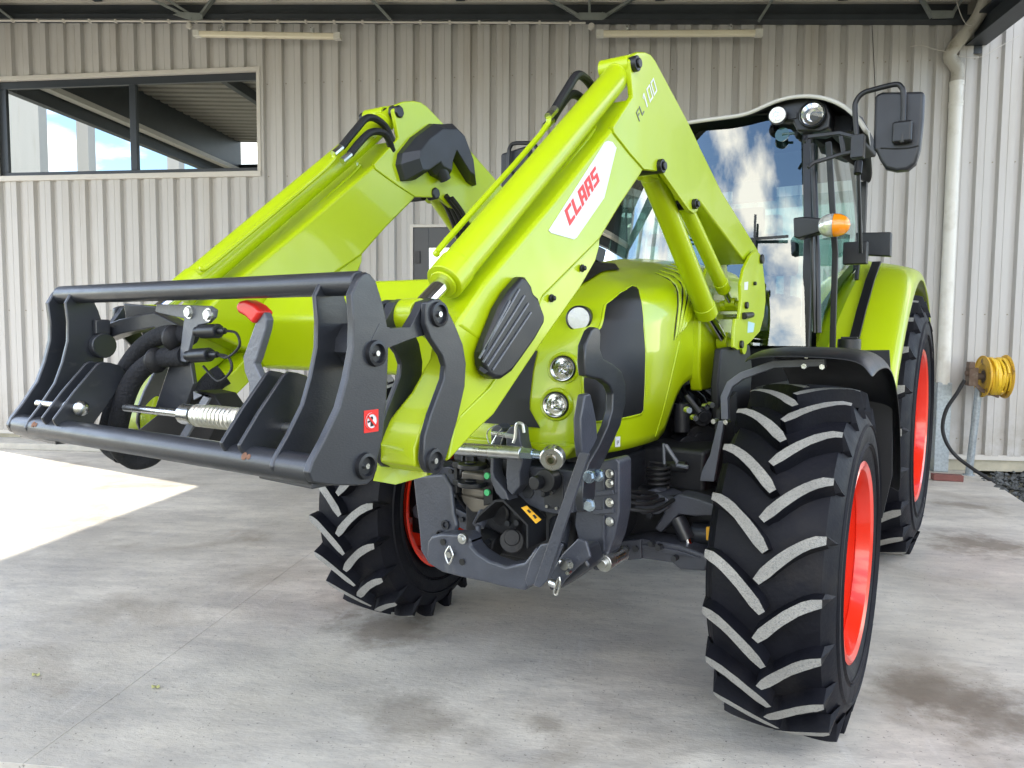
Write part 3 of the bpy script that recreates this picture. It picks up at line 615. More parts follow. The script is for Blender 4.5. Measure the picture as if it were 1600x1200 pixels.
# pins with black caps
def pin(poly_px_pt, sg, x0, x1, r, parent, m=BLACK, name='pivot_pin'):
    y, z = poly_px_pt; s = MB(); s.cyl((sg*x0, y, z), (sg*x1, y, z), r, n=18); s.cyl((sg*x1, y, z), (sg*(x1+.008), y, z), r*.62, n=12)
    return obj(name, s, m, parent, bev=.003)
KP = (-0.6246,2.3157); P2 = (-0.4053,2.0431); P3 = (-0.0745,1.9645); LU = (-1.6079,1.5189); LL = (-1.6223,1.2125)
for sg, A in ((1, ar), (-1, al)):
    for q, r_ in ((KP, .024), (P2, .024), (P3, .019)):
        pin(q, sg, .46, S_OUT+.022, r_, A)
        if sg < 0: s = MB(); s.cyl((-.43, *q), (-.39, *q), r_*1.25, r_*1.0, n=7); obj('pin_cap', s, BLACK, A, bev=.005)
    s = MB()
    for q, rr_ in ((KP, .03),): s.cyl((sg*.462, *q), (sg*.562, *q), rr_, n=24)
    obj('pivot_boss', s, GREEN, A)
# open profile of the boom end: a thin shell that flares below the link pin
endp = [(-1.6212,1.2914),(-1.6275,1.2514),(-1.6296,1.2081),(-1.6171,1.1844),(-1.5827,1.1707),(-1.5957,1.1672),(-1.64,1.1797),(-1.6703,1.2165),(-1.6702,1.2564)]
s = MB()
bx = [(.405, q) for q in [(-1.4867,1.2608),(-1.5576,1.2678),(-1.5749,1.2166),(-1.5984,1.145)]]
E0 = [(-1.5402,1.284),(-1.5662,1.2628),(-1.5876,1.2035),(-1.6108,1.147)]; E1 = [(-1.5509,1.2959),(-1.5726,1.2749),(-1.5856,1.2176),(-1.6194,1.1486)]; E2 = [(-1.5872,1.3158),(-1.6212,1.2751),(-1.6296,1.2081),(-1.6128,1.1768)]
for (a_, Pa), (b_, Pb) in (((.405, E0), (.48, E1)), ((.48, E1), (.565, E2))):
    v = [(a_, *q) for q in Pa]+[(b_, *q) for q in Pb]; s.add(v, [(0,1,5,4),(1,2,6,5),(2,3,7,6)]); s.add([(x+.0, y+.012, z) for x, y, z in v], [(0,4,5,1),(1,5,6,2),(2,6,7,3)])
tip = [(-1.6212,1.2806),(-1.6296,1.2081),(-1.6213,1.1795),(-1.5827,1.1693),(-1.5957,1.1644),(-1.64,1.1743),(-1.6704,1.1844),(-1.6702,1.2431)]
obj('boom_end', s, GREEN, ar, bev=.003)
# black slotted step on the near arm
s = MB(); s.extr(cover, 'x', .565, .598); c_ = obj('step_cover', s, BLACK, ar, bev=.012, seg=3)
s = MB()
for l0, l1 in ((" ",0),) if 0 else (([(-1.4749,1.4237),(-1.3113,1.5854)],0), ([(-1.4601,1.4147),(-1.2882,1.5711)],0), ([(-1.4425,1.4055),(-1.2704,1.5532)],0), ([(-1.4221,1.3959),(-1.2582,1.5317)],0), ([(-1.4554,1.4434),(-1.3525,1.5563)],0)):
    s.bar([(.5995, *l0[0]), (.5995, *l0[1])], .004, .0035, up=(1, 0, 0))
obj('cover_rib', s, GREYL, c_, split=False)
s = MB(); s.extr([(-1.4723,1.4065),(-1.4424,1.3938),(-1.4574,1.3886),(-1.4771,1.398)], 'x', .598, .602); obj('cover_slot', s, BLACKM, c_)
for u_ in ((-1.0985,1.5732), (-0.9285,1.6649)): pin(u_, 1, .56, .568, .011, ar, BLACKM, 'bolt_hole_plug')
# decals
def decal(name, polys, x, m, parent, th=.0012):
    s = MB()
    for p in polys: s.extr(p, 'x', x, x+th)
    return obj(name, s, m, parent, smooth=0)
dplate = decal('maker_decal', [[(-0.7836,2.0494),(-0.7536,2.052),(-0.7268,2.0405),(-0.7911,1.9046),(-0.8029,1.8804),(-0.9686,1.7468),(-0.9832,1.74),(-1.1089,1.7436),(-1.1222,1.7487),(-0.8044,2.0414)]], .5655, WHITEP, ar)
BLp, BRp, TLp = (-1.0113,1.7734), (-0.8315,1.9276), (-1.0406,1.8109)
def lettering(word, BLp, BRp, TLp, gap=.16, glyph=None, slim=1.0):
    n_ = len(word); out = []
    ex_ = (BRp[0]-BLp[0], BRp[1]-BLp[1]); ey = (TLp[0]-BLp[0], TLp[1]-BLp[1]); cw = 1/(n_-gap*0)
    G = glyph
    for i, ch in enumerate(word):
        for (x0, y0, x1, y1, x2, y2, x3, y3) in G[ch]:
            out.append([(BLp[0]+ex_[0]*(i+x*(1-gap))*cw+ey[0]*y, BLp[1]+ex_[1]*(i+x*(1-gap))*cw+ey[1]*y) for x, y in ((x0,y0),(x1,y1),(x2,y2),(x3,y3))])
    return out
def R_(x0, y0, x1, y1): return (x0, y0, x1, y0, x1, y1, x0, y1)
t_ = .34; h_ = .2
BOLD = {'C': [R_(0,.0,t_,1), R_(t_,0,1,h_), R_(t_,1-h_,1,1)], 'L': [R_(0,0,t_,1), R_(t_,0,1,h_)],
        'A': [R_(0,0,t_,1), R_(1-t_,0,1,1), R_(t_,1-h_,1-t_,1), R_(t_,.32,1-t_,.32+h_*.9)],
        'S': [R_(0,1-h_,1,1), R_(0,.5,t_,1-h_), R_(0,.5-h_/2,1,.5) if 0 else R_(t_,.42,1,.42+h_*.8), R_(1-t_,h_,1,.42), R_(0,0,1,h_)]}
decal('maker_lettering', lettering('CLAAS', BLp, BRp, TLp, .14, BOLD), .5668, REDD, dplate)
t2, h2 = .2, .12
THIN = {'F': [R_(0,0,t2,1), R_(t2,1-h2,1,1), R_(t2,.48,.8,.48+h2)], 'L': [R_(0,0,t2,1), R_(t2,0,.9,h2)], '1': [R_(.35,0,.6,1), (.05,.72,.35,.9,.35,1,.05,.84)],
        '0': [R_(0,.0,t2,1), R_(1-t2,0,1,1), R_(t2,0,1-t2,h2), R_(t2,1-h2,1-t2,1)]}
decal('model_lettering', lettering('FL', (-0.5761,2.1519), (-0.5331,2.198), (-0.6015,2.1736), .2, THIN), .5715, GREYD, ar)
decal('model_number', lettering('100', (-0.5282,2.2012), (-0.4325,2.2888), (-0.5601,2.2353), .2, THIN), .5715, WHITEP, ar)

# ---------------------------------------------------------------- hydraulic cylinders
def hyd(name, x, p0, p1, p2, r, rr_, label=None, band=None):
    """closed end p0, barrel end p1, rod end p2, all (y,z)"""
    C_ = bpy.data.objects.new(name, None); COL.objects.link(C_); C_.parent = T
    if label: C_['label'] = label
    a = Vector((x, *p0)); b = Vector((x, *p1)); c = Vector((x, *p2)); d = (b-a).normalized()
    s = MB(); s.cyl(a-d*.0, b, r, n=28); s.cyl(b-d*.05, b+d*.012, r*1.08, n=28); s.cyl(b+d*.012, b+d*.02, r*.8, n=24); s.cyl(a+d*.03, a+d*.06, r*1.03, n=28)
    s.cyl(Vector((x-.042, *p0)), Vector((x+.042, *p0)), r*.95, n=24); obj('barrel', s, GREEN, C_, bev=.003)
    s = MB(); s.cyl(b, c, rr_, n=20); obj('rod', s, CHROME, C_)
    s = MB(); s.cyl(c-Vector((.024, 0, 0)), c+Vector((.024, 0, 0)), rr_*1.9, n=22); obj('rod_eye', s, GREEN, C_, bev=.003)
    return C_

XC = .515
tl = ((-0.5891,2.3167), (-1.4849,1.6003), (-1.6018,1.5155))
tilt_r = hyd('tilt_cylinder', XC, *tl, .042, .020, 'large cylinder lying along the near loader arm')
tilt_l = hyd('tilt_cylinder', -.478, *tl, .042, .020, 'large cylinder lying along the far loader arm')
lf = ((-0.293,2.0689), (0.3511,1.573), (0.5954,1.4475))
hyd('lift_cylinder', .485, *lf, .043, .022, 'lift cylinder under the near loader arm')
hyd('lift_cylinder', -.485, *lf, .043, .022, 'lift cylinder under the far loader arm')
pl = ((0.0258,1.9776), (0.5199,1.6854), (0.6361,1.6211))
hyd('levelling_strut', .50, *pl, .030, .014); hyd('levelling_strut', -.50, *pl, .030, .014)
# oil pipes and hoses on the tilt cylinders
for sg in (1, -1):
    C_ = tilt_r if sg > 0 else tilt_l
    XX = XC if sg > 0 else .478; a = Vector((sg*XX, *tl[0])); b = Vector((sg*XX, *tl[1])); d = (b-a).normalized(); nrm = Vector((0, -d.z, d.y)); nrm = nrm if nrm.z > 0 else -nrm
    ln = (b-a).length; off = Vector((-.045 if sg > 0 else .045, 0, 0))
    s = MB(); s.tube([b-d*.06+off+nrm*.035, b-d*.12+off*1.35+nrm*.03, a+d*(ln*.42)+off*1.35+nrm*.03, a+d*(ln*.36)+off*1.35+nrm*.05], .008, n=8, sm=3)
    s.tube([b-d*.03-nrm*.058+off*.3, b-d*.10-nrm*.075+off*.3, a+d*(ln*.30)-nrm*.07+off*.2, a+d*(ln*.24)-nrm*.055+off*.1], .007, n=8, sm=3)
    obj('oil_pipe', s, GREEN, C_)
    s = MB(); q0 = a+d*(ln*.36)+off*1.35+nrm*.05; q1 = a+d*(ln*.27)+off*1.2+nrm*.05
    s.cyl(q0, q0-d*.05, .012, n=10); s.cyl(q0+off*.5-nrm*.03, q0+off*.5-nrm*.03-d*.05, .012, n=10); obj('hose_fitting', s, ZINC, C_)
    s = MB(); s.tube([q0-d*.05, q0-d*.15+nrm*.015, q0-d*.24+nrm*.02, q0-d*.30-nrm*.04, q0-d*.30-nrm*.12], .0135, n=9, sm=5)
    s.tube([q0+off*.5-nrm*.03-d*.05, q0+off*.5-nrm*.02-d*.12, q0+off*.5-nrm*.02-d*.2, q0+off*.5-nrm*.06-d*.26, q0+off*.2-nrm*.13-d*.27], .0135, n=9, sm=5)
    obj('hose', s, HOSE, C_)
# ---------------------------------------------------------------- cross beam between the arms
s = MB(); cy = -1.20; cz = 1.40
B_ = [(-1.305, 1.52), (-1.22, 1.63), (-1.08, 1.60), (-1.05, 1.46), (-1.10, 1.36), (-1.27, 1.36)]
s.extr(B_, 'x', -.406, .406); obj('cross_beam', s, GREEN, T, bev=.016, seg=3)
# ---------------------------------------------------------------- links at the boom tips
link_o = [(-1.6448,1.5429),(-1.6264,1.5501),(-1.6012,1.5511),(-1.5862,1.5436),(-1.5486,1.497),(-1.521,1.4554),(-1.5091,1.413),(-1.5135,1.3624),(-1.5409,1.2883),(-1.581,1.2094),(-1.5941,1.1974),(-1.6199,1.1848),(-1.6387,1.189),(-1.6491,1.1986),(-1.6572,1.2198),(-1.6511,1.2669),(-1.6325,1.3091),(-1.588,1.3829),(-1.5837,1.4099),(-1.5946,1.4319),(-1.6325,1.4684),(-1.6489,1.4998)]
for sg in (1, -1):
    A = ar if sg > 0 else al
    for x0, x1, nm in ((.574, .590, 1), (.452, .466, 0)):
        s = MB(); s.extr(link_o, 'x', sg*x0, sg*x1); lk = obj('tilt_link', s, GREY, A, bev=.004)
        if nm:
            for q in (LU, LL): s = MB(); s.rev((sg*.590, *q), (sg, 0, 0), [(0, .027), (.007, .026), (.008, .020), (.001, .018), (.001, .001)], n=24); obj('link_pin', s, BLACK, lk); s = MB(); s.cyl((sg*.590, *q), (sg*.597, *q), .006, n=8); obj('grease_nipple', s, ZINC, lk)
    for q in (LU, LL):
        s = MB(); s.cyl((sg*.453, *q), (sg*.585, *q), .016, n=18); obj('pivot_pin', s, GREY, A)
    # fork from the links to the carrier
    U0 = (-1.7791,1.4406); s = MB()
    for x0, x1 in ((.470, .494), (.550, .572)):
        s.extr([(-1.7647,1.4982),(-1.7322,1.4886),(-1.6753,1.4917),(-1.6514,1.5194),(-1.6352,1.5435),(-1.602,1.5527),(-1.5719,1.5404),(-1.5631,1.5146),(-1.5849,1.4911),(-1.6188,1.4775),(-1.6753,1.467),(-1.7287,1.4534),(-1.7579,1.445),(-1.7775,1.4306),(-1.7896,1.4407),(-1.7859,1.4675)], 'x', sg*x0, sg*x1)
    s.extr([(-1.7647,1.4982),(-1.7322,1.4886),(-1.6753,1.4917),(-1.6635,1.4683),(-1.7287,1.4534),(-1.7579,1.445),(-1.7775,1.4306),(-1.7896,1.4407),(-1.7859,1.4675)], 'x', sg*.494, sg*.550)
    obj('tilt_fork', s, GREY, A, bev=.006)
# hose cover on the inner face of the far arm
s = MB(); cv = [(-0.6455,2.1124),(-0.6346,2.1576),(-0.5608,2.2331),(-0.4445,2.3131),(-0.3629,2.3291),(-0.3207,2.3413),(-0.2467,2.3131),(-0.1644,2.2007),(-0.1451,2.1111),(-0.1962,2.1219),(-0.3204,2.2191),(-0.3542,2.1555),(-0.3625,2.097),(-0.4365,2.1076),(-0.4645,2.128),(-0.5612,2.0665),(-0.6169,2.0548)]
c1 = [(-0.6914,2.1147),(-0.6412,2.1761),(-0.5367,2.2508),(-0.4421,2.269),(-0.3591,2.2337),(-0.3159,2.165),(-0.3071,2.1355),(-0.3843,2.2032),(-0.45,2.1753),(-0.5134,2.119),(-0.5973,2.0894),(-0.6703,2.0718)]
n_ = len(cv); 
cy_ = sum(p[0] for p in cv)/n_; cz_ = sum(p[1] for p in cv)/n_
tp_ = [(cy_+(y-cy_)*.72, cz_+(z-cz_)*.72+.012) for y, z in cv]
s.add([(-.403, y, z) for y, z in cv]+[(-.375, cy_+(y-cy_)*.97, cz_+(z-cz_)*.97) for y, z in cv]+[(-.335, y, z) for y, z in tp_], [(i+k*n_, (i+1) % n_+k*n_, (i+1) % n_+(k+1)*n_, i+(k+1)*n_) for k in (0, 1) for i in range(n_)]+[tuple(range(2*n_, 3*n_)), tuple(range(n_-1, -1, -1))])
hc = obj('hose_cover', s, GRAPH, al, bev=.005, smooth=20)
s = MB(); s.cyl((-.37, *(-0.4246,2.1571)), (-.365, *(-0.3813,2.0981)), .030, .024, n=16); obj('cover_spigot', s, GRAPH, hc)
decal('arm_label', [[(-0.3132,2.0949),(-0.2564,2.0828),(-0.2783,2.0528),(-0.3217,2.0567)]], -.4035, WHITEP, al, .002)
s = MB()
for k in range(4):
    q = [(-0.3708,2.062),(-0.2982,2.0125),(-0.2495,1.9523),(-0.2086,1.8839)]; s.tube([(-.40+.02*k-.03, y+.012*k, z-.01*k) for y, z in q], .011, n=8, sm=4)
obj('hydraulic_hose', s, HOSE, al)
# ---------------------------------------------------------------- loader brackets at the tractor frame
brk = [(0.7026,1.865),(0.7772,1.8571),(0.8247,1.8193),(0.8804,1.7171),(0.9001,1.6414),(0.8749,1.5639),(0.8164,1.493),(0.6638,1.4426),(0.5482,1.4149),(0.4733,1.4104),(0.4175,1.4224),(0.4196,1.4996),(0.4334,1.5467),(0.4881,1.5505),(0.5091,1.6267),(0.4932,1.6958),(0.5335,1.7682),(0.6247,1.8321)]
for sg in (1, -1):
    Bk = bpy.data.objects.new('loader_bracket', None); COL.objects.link(Bk); Bk.parent = T
    Bk['label'] = 'curved loader bracket beside the cab door' if sg > 0 else 'curved loader bracket on the far side'
    for x0, x1 in ((.572, .587), (.40, .415)):
        s = MB(); s.extr(brk, 'x', sg*x0, sg*x1); pp = obj('side_plate', s, GREEN, Bk, bev=.004)
        if x0 > .5:
            for q, r_ in zip([(0.7906,1.8314),(0.5676,1.6089),(0.5077,1.4353),(0.6872,1.7122)], (.022, .016, .018, .009)):
                s = MB(); s.cyl((sg*.587, *q), (sg*.600, *q), r_, n=12); obj('bolt_head', s, BLACK, pp, bev=.003)
    for a_, b_, m_ in ((.38, .572, 0),):
        y, z = (0.6251,1.4264); s = MB(); s.cyl((sg*.36, y, z), (sg*.572, y, z), .038, n=20); obj('cross_tube', s, GREEN, Bk)
        y, z = (0.647,1.6101); s = MB(); s.cyl((sg*.40, y, z), (sg*.572, y, z), .026, n=20); obj('cross_tube', s, GREEN, Bk)
        y, z = (0.6795,1.5604); s = MB(); s.cyl((sg*.41, y, z), (sg*.572, y, z), .012, n=8); obj('lock_rod', s, ZINC, Bk)
    y, z = (0.5312,1.5625); s = MB(); s.cyl((sg*.595, y-.01, z-.002), (sg*.60, y+.10, z+.006), .016, .013, n=12); obj('lock_handle', s, BLACK, Bk, bev=.004)
    # mast from the bracket down to the frame
    s = MB(); s.extr([(0.3395,1.4175),(0.7518,1.4325),(0.8054,1.3191),(0.7831,1.1213),(0.5721,1.0217),(0.3314,1.1034),(0.3012,1.2695)], 'x', sg*.525, sg*.56); obj('mast', s, BLACKM, Bk, bev=.01)
    if sg > 0:
        decal('warning_sticker', [[(0.6138,1.5384),(0.7163,1.5311),(0.6998,1.4896),(0.609,1.4864)]], .5875, mat('pale_blue_decal', (.45, .68, .72), .4), Bk)
        decal('warning_sticker', [[(0.5385,1.7095),(0.5962,1.7156),(0.5901,1.6782),(0.5418,1.6758)]], .5875, WHITEP, Bk)

def interp(tab, t):
    if t <= tab[0][0]: return tab[0][1]
    for (a, b), (c, d) in zip(tab, tab[1:]):
        if t <= c:
            u = (t-a)/(c-a); return b+(d-b)*u
    return tab[-1][1]
HY0, HYC, HY1 = -.535, .20, 1.10
S_NOSE = [(0, 1.0), (.12, .995), (.27, .965), (.42, .90), (.55, .83), (.67, .74), (.78, .60), (.88, .40), (.95, .22), (1, 0)]
S_SIDE = [(0, .985), (.15, 1.0), (.5, .995), (.68, .985), (.78, .955), (.84, .88), (.89, .74), (.95, .46), (1, 0)]
def hood_top(y): return interp([(-.6, 1.76), (.0, 1.765), (.20, 1.79), (.5, 1.835), (.8, 1.862), (1.1, 1.87)], y)
def hood_bot(y): return interp([(-.6, 1.035), (.02, 1.055), (.09, 1.09), (.20, 1.22), (.27, 1.265), (.45, 1.30), (1.1, 1.36)], y)
def hood_plan(u):            # u 0..1 from the rear right-hand corner round the nose to the far rear corner
    W, D, n = .425, HYC-HY0, 3.5
    if u < .3: t = u/.3; return (W, HY1+(HYC-HY1)*t, 0.)
    if u > .7: t = (u-.7)/.3; return (-W, HYC+(HY1-HYC)*t, 0.)
    from math import cos, sin, pi
    a = (u-.3)/.4*pi; c, s = cos(a), sin(a)
    return (W*(1 if c > 0 else -1)*abs(c)**(2/n), HYC-D*abs(s)**(2/n), abs(s)**1.6)
def hood_pt(u, v):           # v 0..1 bottom edge to crown
    X, Y, w = hood_plan(u)
    s = interp(S_NOSE, v)*w+interp(S_SIDE, v)*(1-w); sx = interp(S_SIDE, v)*(1-.35*w)+interp(S_NOSE, v)*.35*w
    if v >= 1: s = sx = 0.
    yy = Y if Y >= HYC else HYC+s*(Y-HYC)
    zb = hood_bot(Y); zt = hood_top(yy)
    return (sx*X, yy, zb+(zt-zb)*v)
NU, NV = 150, 34
def hood_v(j): t = j/NV; return 1-(1-t)**1.6

# ---------------------------------------------------------------- tool carrier
TC = bpy.data.objects.new('tool_carrier', None); COL.objects.link(TC); TC.parent = T; TC['label'] = 'dark grey steel tool carrier with two long round bars at the front of the loader'
plate = [(-1.8219,1.5757),(-1.8085,1.5896),(-1.7983,1.5939),(-1.7881,1.591),(-1.7726,1.5787),(-1.7516,1.5318),(-1.7409,1.4948),(-1.7375,1.4548),(-1.7395,1.4197),(-1.7436,1.3481),(-1.7531,1.2845),(-1.775,1.2193),(-1.7823,1.1978),(-1.7981,1.1892),(-1.822,1.1907),(-1.8806,1.2005),(-1.9204,1.2106),(-1.9352,1.2153),(-1.9437,1.2337),(-1.9347,1.2529),(-1.9074,1.2873),(-1.8696,1.343),(-1.8498,1.3947),(-1.8346,1.4511),(-1.8325,1.5009),(-1.8369,1.5502)]
short_r = [(-1.8367,1.3947),(-1.8237,1.4006),(-1.8007,1.397),(-1.7773,1.3895),(-1.7637,1.373),(-1.7849,1.3295),(-1.819,1.283),(-1.8519,1.243),(-1.8741,1.2231),(-1.9251,1.234),(-1.942,1.2571),(-1.9447,1.2659),(-1.8967,1.327)]
top_c = (-1.80, 1.5735); bot_c = (-1.912, 1.232)
for sg in (1, -1):
    for x0, x1 in ((.553, .571), (.462, .474)):
        s = MB(); s.extr(plate, 'x', sg*x0, sg*x1); p_ = obj('side_plate', s, GREY, TC, bev=.0035)
        if x0 > .5:
            for q, r_ in (((-1.777,1.4405), .026), ((-1.8064,1.2263), .026)):
                s = MB(); s.rev((sg*.571, *q), (sg, 0, 0), [(0, r_), (.009, r_*.95), (.010, r_*.72), (.002, r_*.62), (.002, .001)], n=26); obj('link_pin', s, BLACK, p_)
                s = MB(); s.cyl((sg*.572, *q), (sg*.580, *q), .0055, n=8); obj('grease_nipple', s, ZINC, p_)
    q = (-1.7498,1.4384); s = MB(); s.cyl((sg*.474, *q), (sg*.553, *q), .028, n=20); s.cyl((sg*.44, *q), (sg*.462, *q), .034, n=20); s.box(*sorted((sg*.445, sg*.462)), q[0]-.02, q[0]+.02, q[1]+.03, q[1]+.07); obj('pin_boss', s, GREY, TC, bev=.004)
    for x0 in (.372, .318):
        s = MB(); s.extr(short_r, 'x', sg*x0, sg*(x0+.010)); obj('gusset_plate', s, GREY, TC, bev=.003)
    s = MB(); q = (-1.835, 1.288) if sg > 0 else (-1.893, 1.290)
    s.cyl((sg*.290, *q), (sg*(.46 if sg > 0 else .50), *q), .0105, n=14); s.ball((sg*.290, *q), .019, sc=(.8,1,1)); s.ball((sg*.345, *q), .018, sc=(.8,1,1)); obj('lock_pin', s, ZINC, TC)
for (y, z), r_ in ((top_c, .0235), (bot_c, .028)):
    s = MB(); s.cyl((-.556, y, z), (.556, y, z), r_, n=32); b_ = obj('cross_bar', s, GREY, TC, bev=.003)
    if r_ > .026:
        s = MB()
        for x in (-.435, .385): s.rev((x, y-.0255, z+.0125), (0, -.9, .43), [(0, .008), (.0012, .006), (.0014, 0.0001)], n=9); s.rev((x+.013, y-.0255, z+.0125), (0, -.9, .43), [(0, .006), (.001, .004), (.0012, 0.0001)], n=7)
        obj('weld_mark', s, mat('rusty_weld', (.20, .10, .06), .8, var=.6), b_)
s = MB(); s.bar([(-.56, -1.87, 1.205), (-.35, -1.88, 1.205)], .09, .012); s.bar([(.40, -1.87, 1.205), (.56, -1.88, 1.205)], .09, .012); obj('foot_strip', s, GREY, TC, bev=.003)
# round prohibition sticker on the near side plate
q = (-1.7885,1.3106); s = MB(); s.box(.5711, .5718, q[0]-.0195, q[0]+.0195, q[1]-.0215, q[1]+.0215); st = obj('warning_sticker', s, REDD, TC, smooth=0)
s = MB(); s.cyl((.572, *q), (.5725, *q), .0165, n=24); obj('sticker_disc', s, WHITEP, st, smooth=0)
s = MB(); s.extr([(q[0]-.004, q[1]-.010), (q[0]+.004, q[1]-.010), (q[0]+.003, q[1]+.001), (q[0]-.003, q[1]+.001)], 'x', .573, .5733); s.cyl((.573, q[0], q[1]+.0055), (.5733, q[0], q[1]+.0055), .0038, n=12); s.extr([(q[0]-.011, q[1]-.003), (q[0]-.004, q[1]-.001), (q[0]-.004, q[1]+.002), (q[0]-.011, q[1]+.001)], 'x', .573, .5733); obj('sticker_figure', s, BLACKD, st, smooth=0)
s = MB(); s.extr([(q[0]-.012, q[1]+.009), (q[0]-.009, q[1]+.012), (q[0]+.012, q[1]-.009), (q[0]+.009, q[1]-.012)], 'x', .5736, .574); s.rev((.5736, *q), (1, 0, 0), [(0, .0135), (.0004, .0135), (.0004, .0165), (0, .0165)], n=28, close=True); obj('sticker_bar', s, REDD, st, smooth=0)
# latch: rod, spring, lever with red grip
yz = (-1.83, 1.285)
P0 = (-0.26,-1.8,1.2861); P1 = (0.0171,-1.8,1.2868); P2_ = (0.2491,-1.8,1.2885)
s = MB(); s.cyl(P0, P1, .0095, n=14); s.cyl(P1, P2_, .007, n=12); s.cyl(Vector(P1)-Vector((.03,0,0)), Vector(P1)+Vector((.012,0,0)), .024, n=14); s.cyl(Vector(P2_), Vector(P2_)+Vector((.03,0,0)), .016, n=6); obj('latch_rod', s, ZINC, TC)
s = MB(); A0 = Vector(P1)+Vector((.02,0,0)); D_ = (Vector(P2_)-A0); ln = D_.length; D_.normalize(); U_ = D_.orthogonal().normalized(); V_ = D_.cross(U_); N_ = 15*16
s.tube([A0+D_*(ln*i/N_)+U_*(.0215*cos(2*pi*i/16))+V_*(.0215*sin(2*pi*i/16)) for i in range(N_+1)], .0052, n=7); obj('latch_spring', s, mat('pale_zinc_spring', (.75,.74,.66), .3, metal=.8), TC)
s = MB(); s.extr([(0.2139,1.4968),(0.2443,1.5231),(0.2544,1.5065),(0.2497,1.4858),(0.2185,1.4211),(0.2096,1.4096),(0.2387,1.3685),(0.2374,1.3093),(0.2026,1.2957),(0.1851,1.2974),(0.1831,1.3059),(0.1911,1.3635),(0.1742,1.3914),(0.1705,1.4228),(0.1981,1.4701)], 'y', -1.775, -1.755); lv = obj('latch_lever', s, GREYL, TC, bev=.004)
s = MB(); s.extr([(0.1579,1.5338),(0.1693,1.5464),(0.1913,1.5489),(0.2213,1.5386),(0.2463,1.5217),(0.216,1.4954),(0.1904,1.5123),(0.1664,1.5209)], 'y', -1.785, -1.745); obj('lever_grip', s, REDG, lv, bev=.009, seg=3)
s = MB(); q = (0.2353,-1.78,1.3332); s.cyl(q, Vector(q)+Vector((0,-.012,0)), .013, n=6); obj('lever_bolt', s, ZINC, lv)
s = MB(); s.bar([(-0.0431,-1.79,1.2178), (0.0644,-1.79,1.3317), (0.0136,-1.79,1.3305)], .02, .006, up=(0,1,0)); obj('latch_handle', s, GREYL, TC)
# centre plates and hose coupler bracket
s = MB(); s.extr([(-0.1875,1.3935),(-0.0984,1.4025),(-0.0872,1.3491),(-0.1292,1.2829),(-0.2402,1.2726),(-0.2541,1.2817)], 'y', -1.725, -1.712); obj('centre_plate', s, GREY, TC, bev=.003)
s = MB(); s.extr([(-0.5157,1.158),(-0.3076,1.2668),(-0.1497,1.3265),(-0.0887,1.3214),(-0.0458,1.2833),(-0.0863,1.2284),(-0.1138,1.1931),(-0.2816,1.1819),(-0.3048,1.1904)], 'y', -1.67, -1.60); obj('centre_shield', s, BLACKM, TC, bev=.004)
s = MB(); s.extr([(-0.211,1.5273),(-0.2047,1.5465),(0.0115,1.5391),(0.0331,1.5298),(0.0277,1.5119),(0.0053,1.4984),(-0.0347,1.4938),(-0.0556,1.4753),(-0.0866,1.4034),(-0.1154,1.4057),(-0.0905,1.5093),(-0.1973,1.524)], 'y', -1.745, -1.735); cb = obj('coupler_bracket', s, GREYL, TC, bev=.0025)
s = MB()
for p_ in ("297,488", "327,492"):
    pass
for q in ((-0.0643,-1.745,1.5245), (0.0106,-1.745,1.5179)): s.cyl(q, Vector(q)+Vector((0,-.01,0)), .0125, n=6); s.cyl(q, Vector(q)+Vector((0,-.004,0)), .016, n=14)
obj('bracket_bolt', s, ZINC, cb)
s = MB(); s.extr([(-0.435,1.5527),(-0.2842,1.544),(-0.2704,1.5272),(-0.257,1.5039),(-0.4249,1.5041),(-0.427,1.5249)], 'y', -1.70, -1.692); s.bar([((-0.5267,-1.7,1.4667)), (-0.413,-1.7,1.4902), (-0.2569,-1.7,1.5072), (-0.1829,-1.68,1.4746)], .04, .045, up=(0,1,0)); obj('hose_guide', s, GREY, TC, bev=.004)
for k, (a, b, c) in enumerate((((-0.0277,-1.74,1.4786), (0.0388,-1.74,1.4805), (0.0627,-1.74,1.4806)), ((-0.0678,-1.74,1.4195), (0.0029,-1.74,1.4242), (0.0322,-1.74,1.4249)))):
    s = MB(); s.cyl(a, b, .017, n=14); s.cyl(b, c, .008, n=10); s.cyl(Vector(a)-Vector((.02,0,0)), a, .013, n=12); cc = obj('dust_cap', s, BLACK, TC, bev=.003)
    A_ = Vector(c); s = MB(); s.tube([A_, A_+Vector((.04, 0, -.005)), A_+Vector((.05, 0, -.035)), A_+Vector((.0, 0, -.062)), A_+Vector((-.07, .01, -.045 if k == 0 else -.03))], .0032, n=6, sm=6); obj('cap_tether', s, HOSE, cc)
s = MB()
s.tube([(-0.096,-1.72,1.4672), (-0.1824,-1.73,1.4713), (-0.2717,-1.74,1.441), (-0.3561,-1.75,1.3641), (-0.3923,-1.76,1.2696), (-0.4842,-1.73,1.1726), (-0.4269,-1.72,1.1376)], .023, n=12, sm=6)
s.tube([(-0.109,-1.73,1.4183), (-0.2162,-1.74,1.4062), (-0.2792,-1.76,1.3624), (-0.3214,-1.77,1.2916), (-0.3931,-1.75,1.1829), (-0.4152,-1.7,1.1254), (-0.3986,-1.66,1.1252), (-0.407,-1.62,1.1481)], .025, n=12, sm=6)
obj('hose_sleeve', s, SLEEVE, TC)
s = MB(); s.tube([(-0.5092,-1.62,1.1538), (-0.4823,-1.6,1.1912), (-0.469,-1.55,1.2059), (-0.433,-1.5,1.2458), (-0.4095,-1.45,1.3203), (-0.3889,-1.42,1.3487)], .034, n=12, sm=6); obj('hose_sleeve', s, SLEEVE, TC)
s = MB()
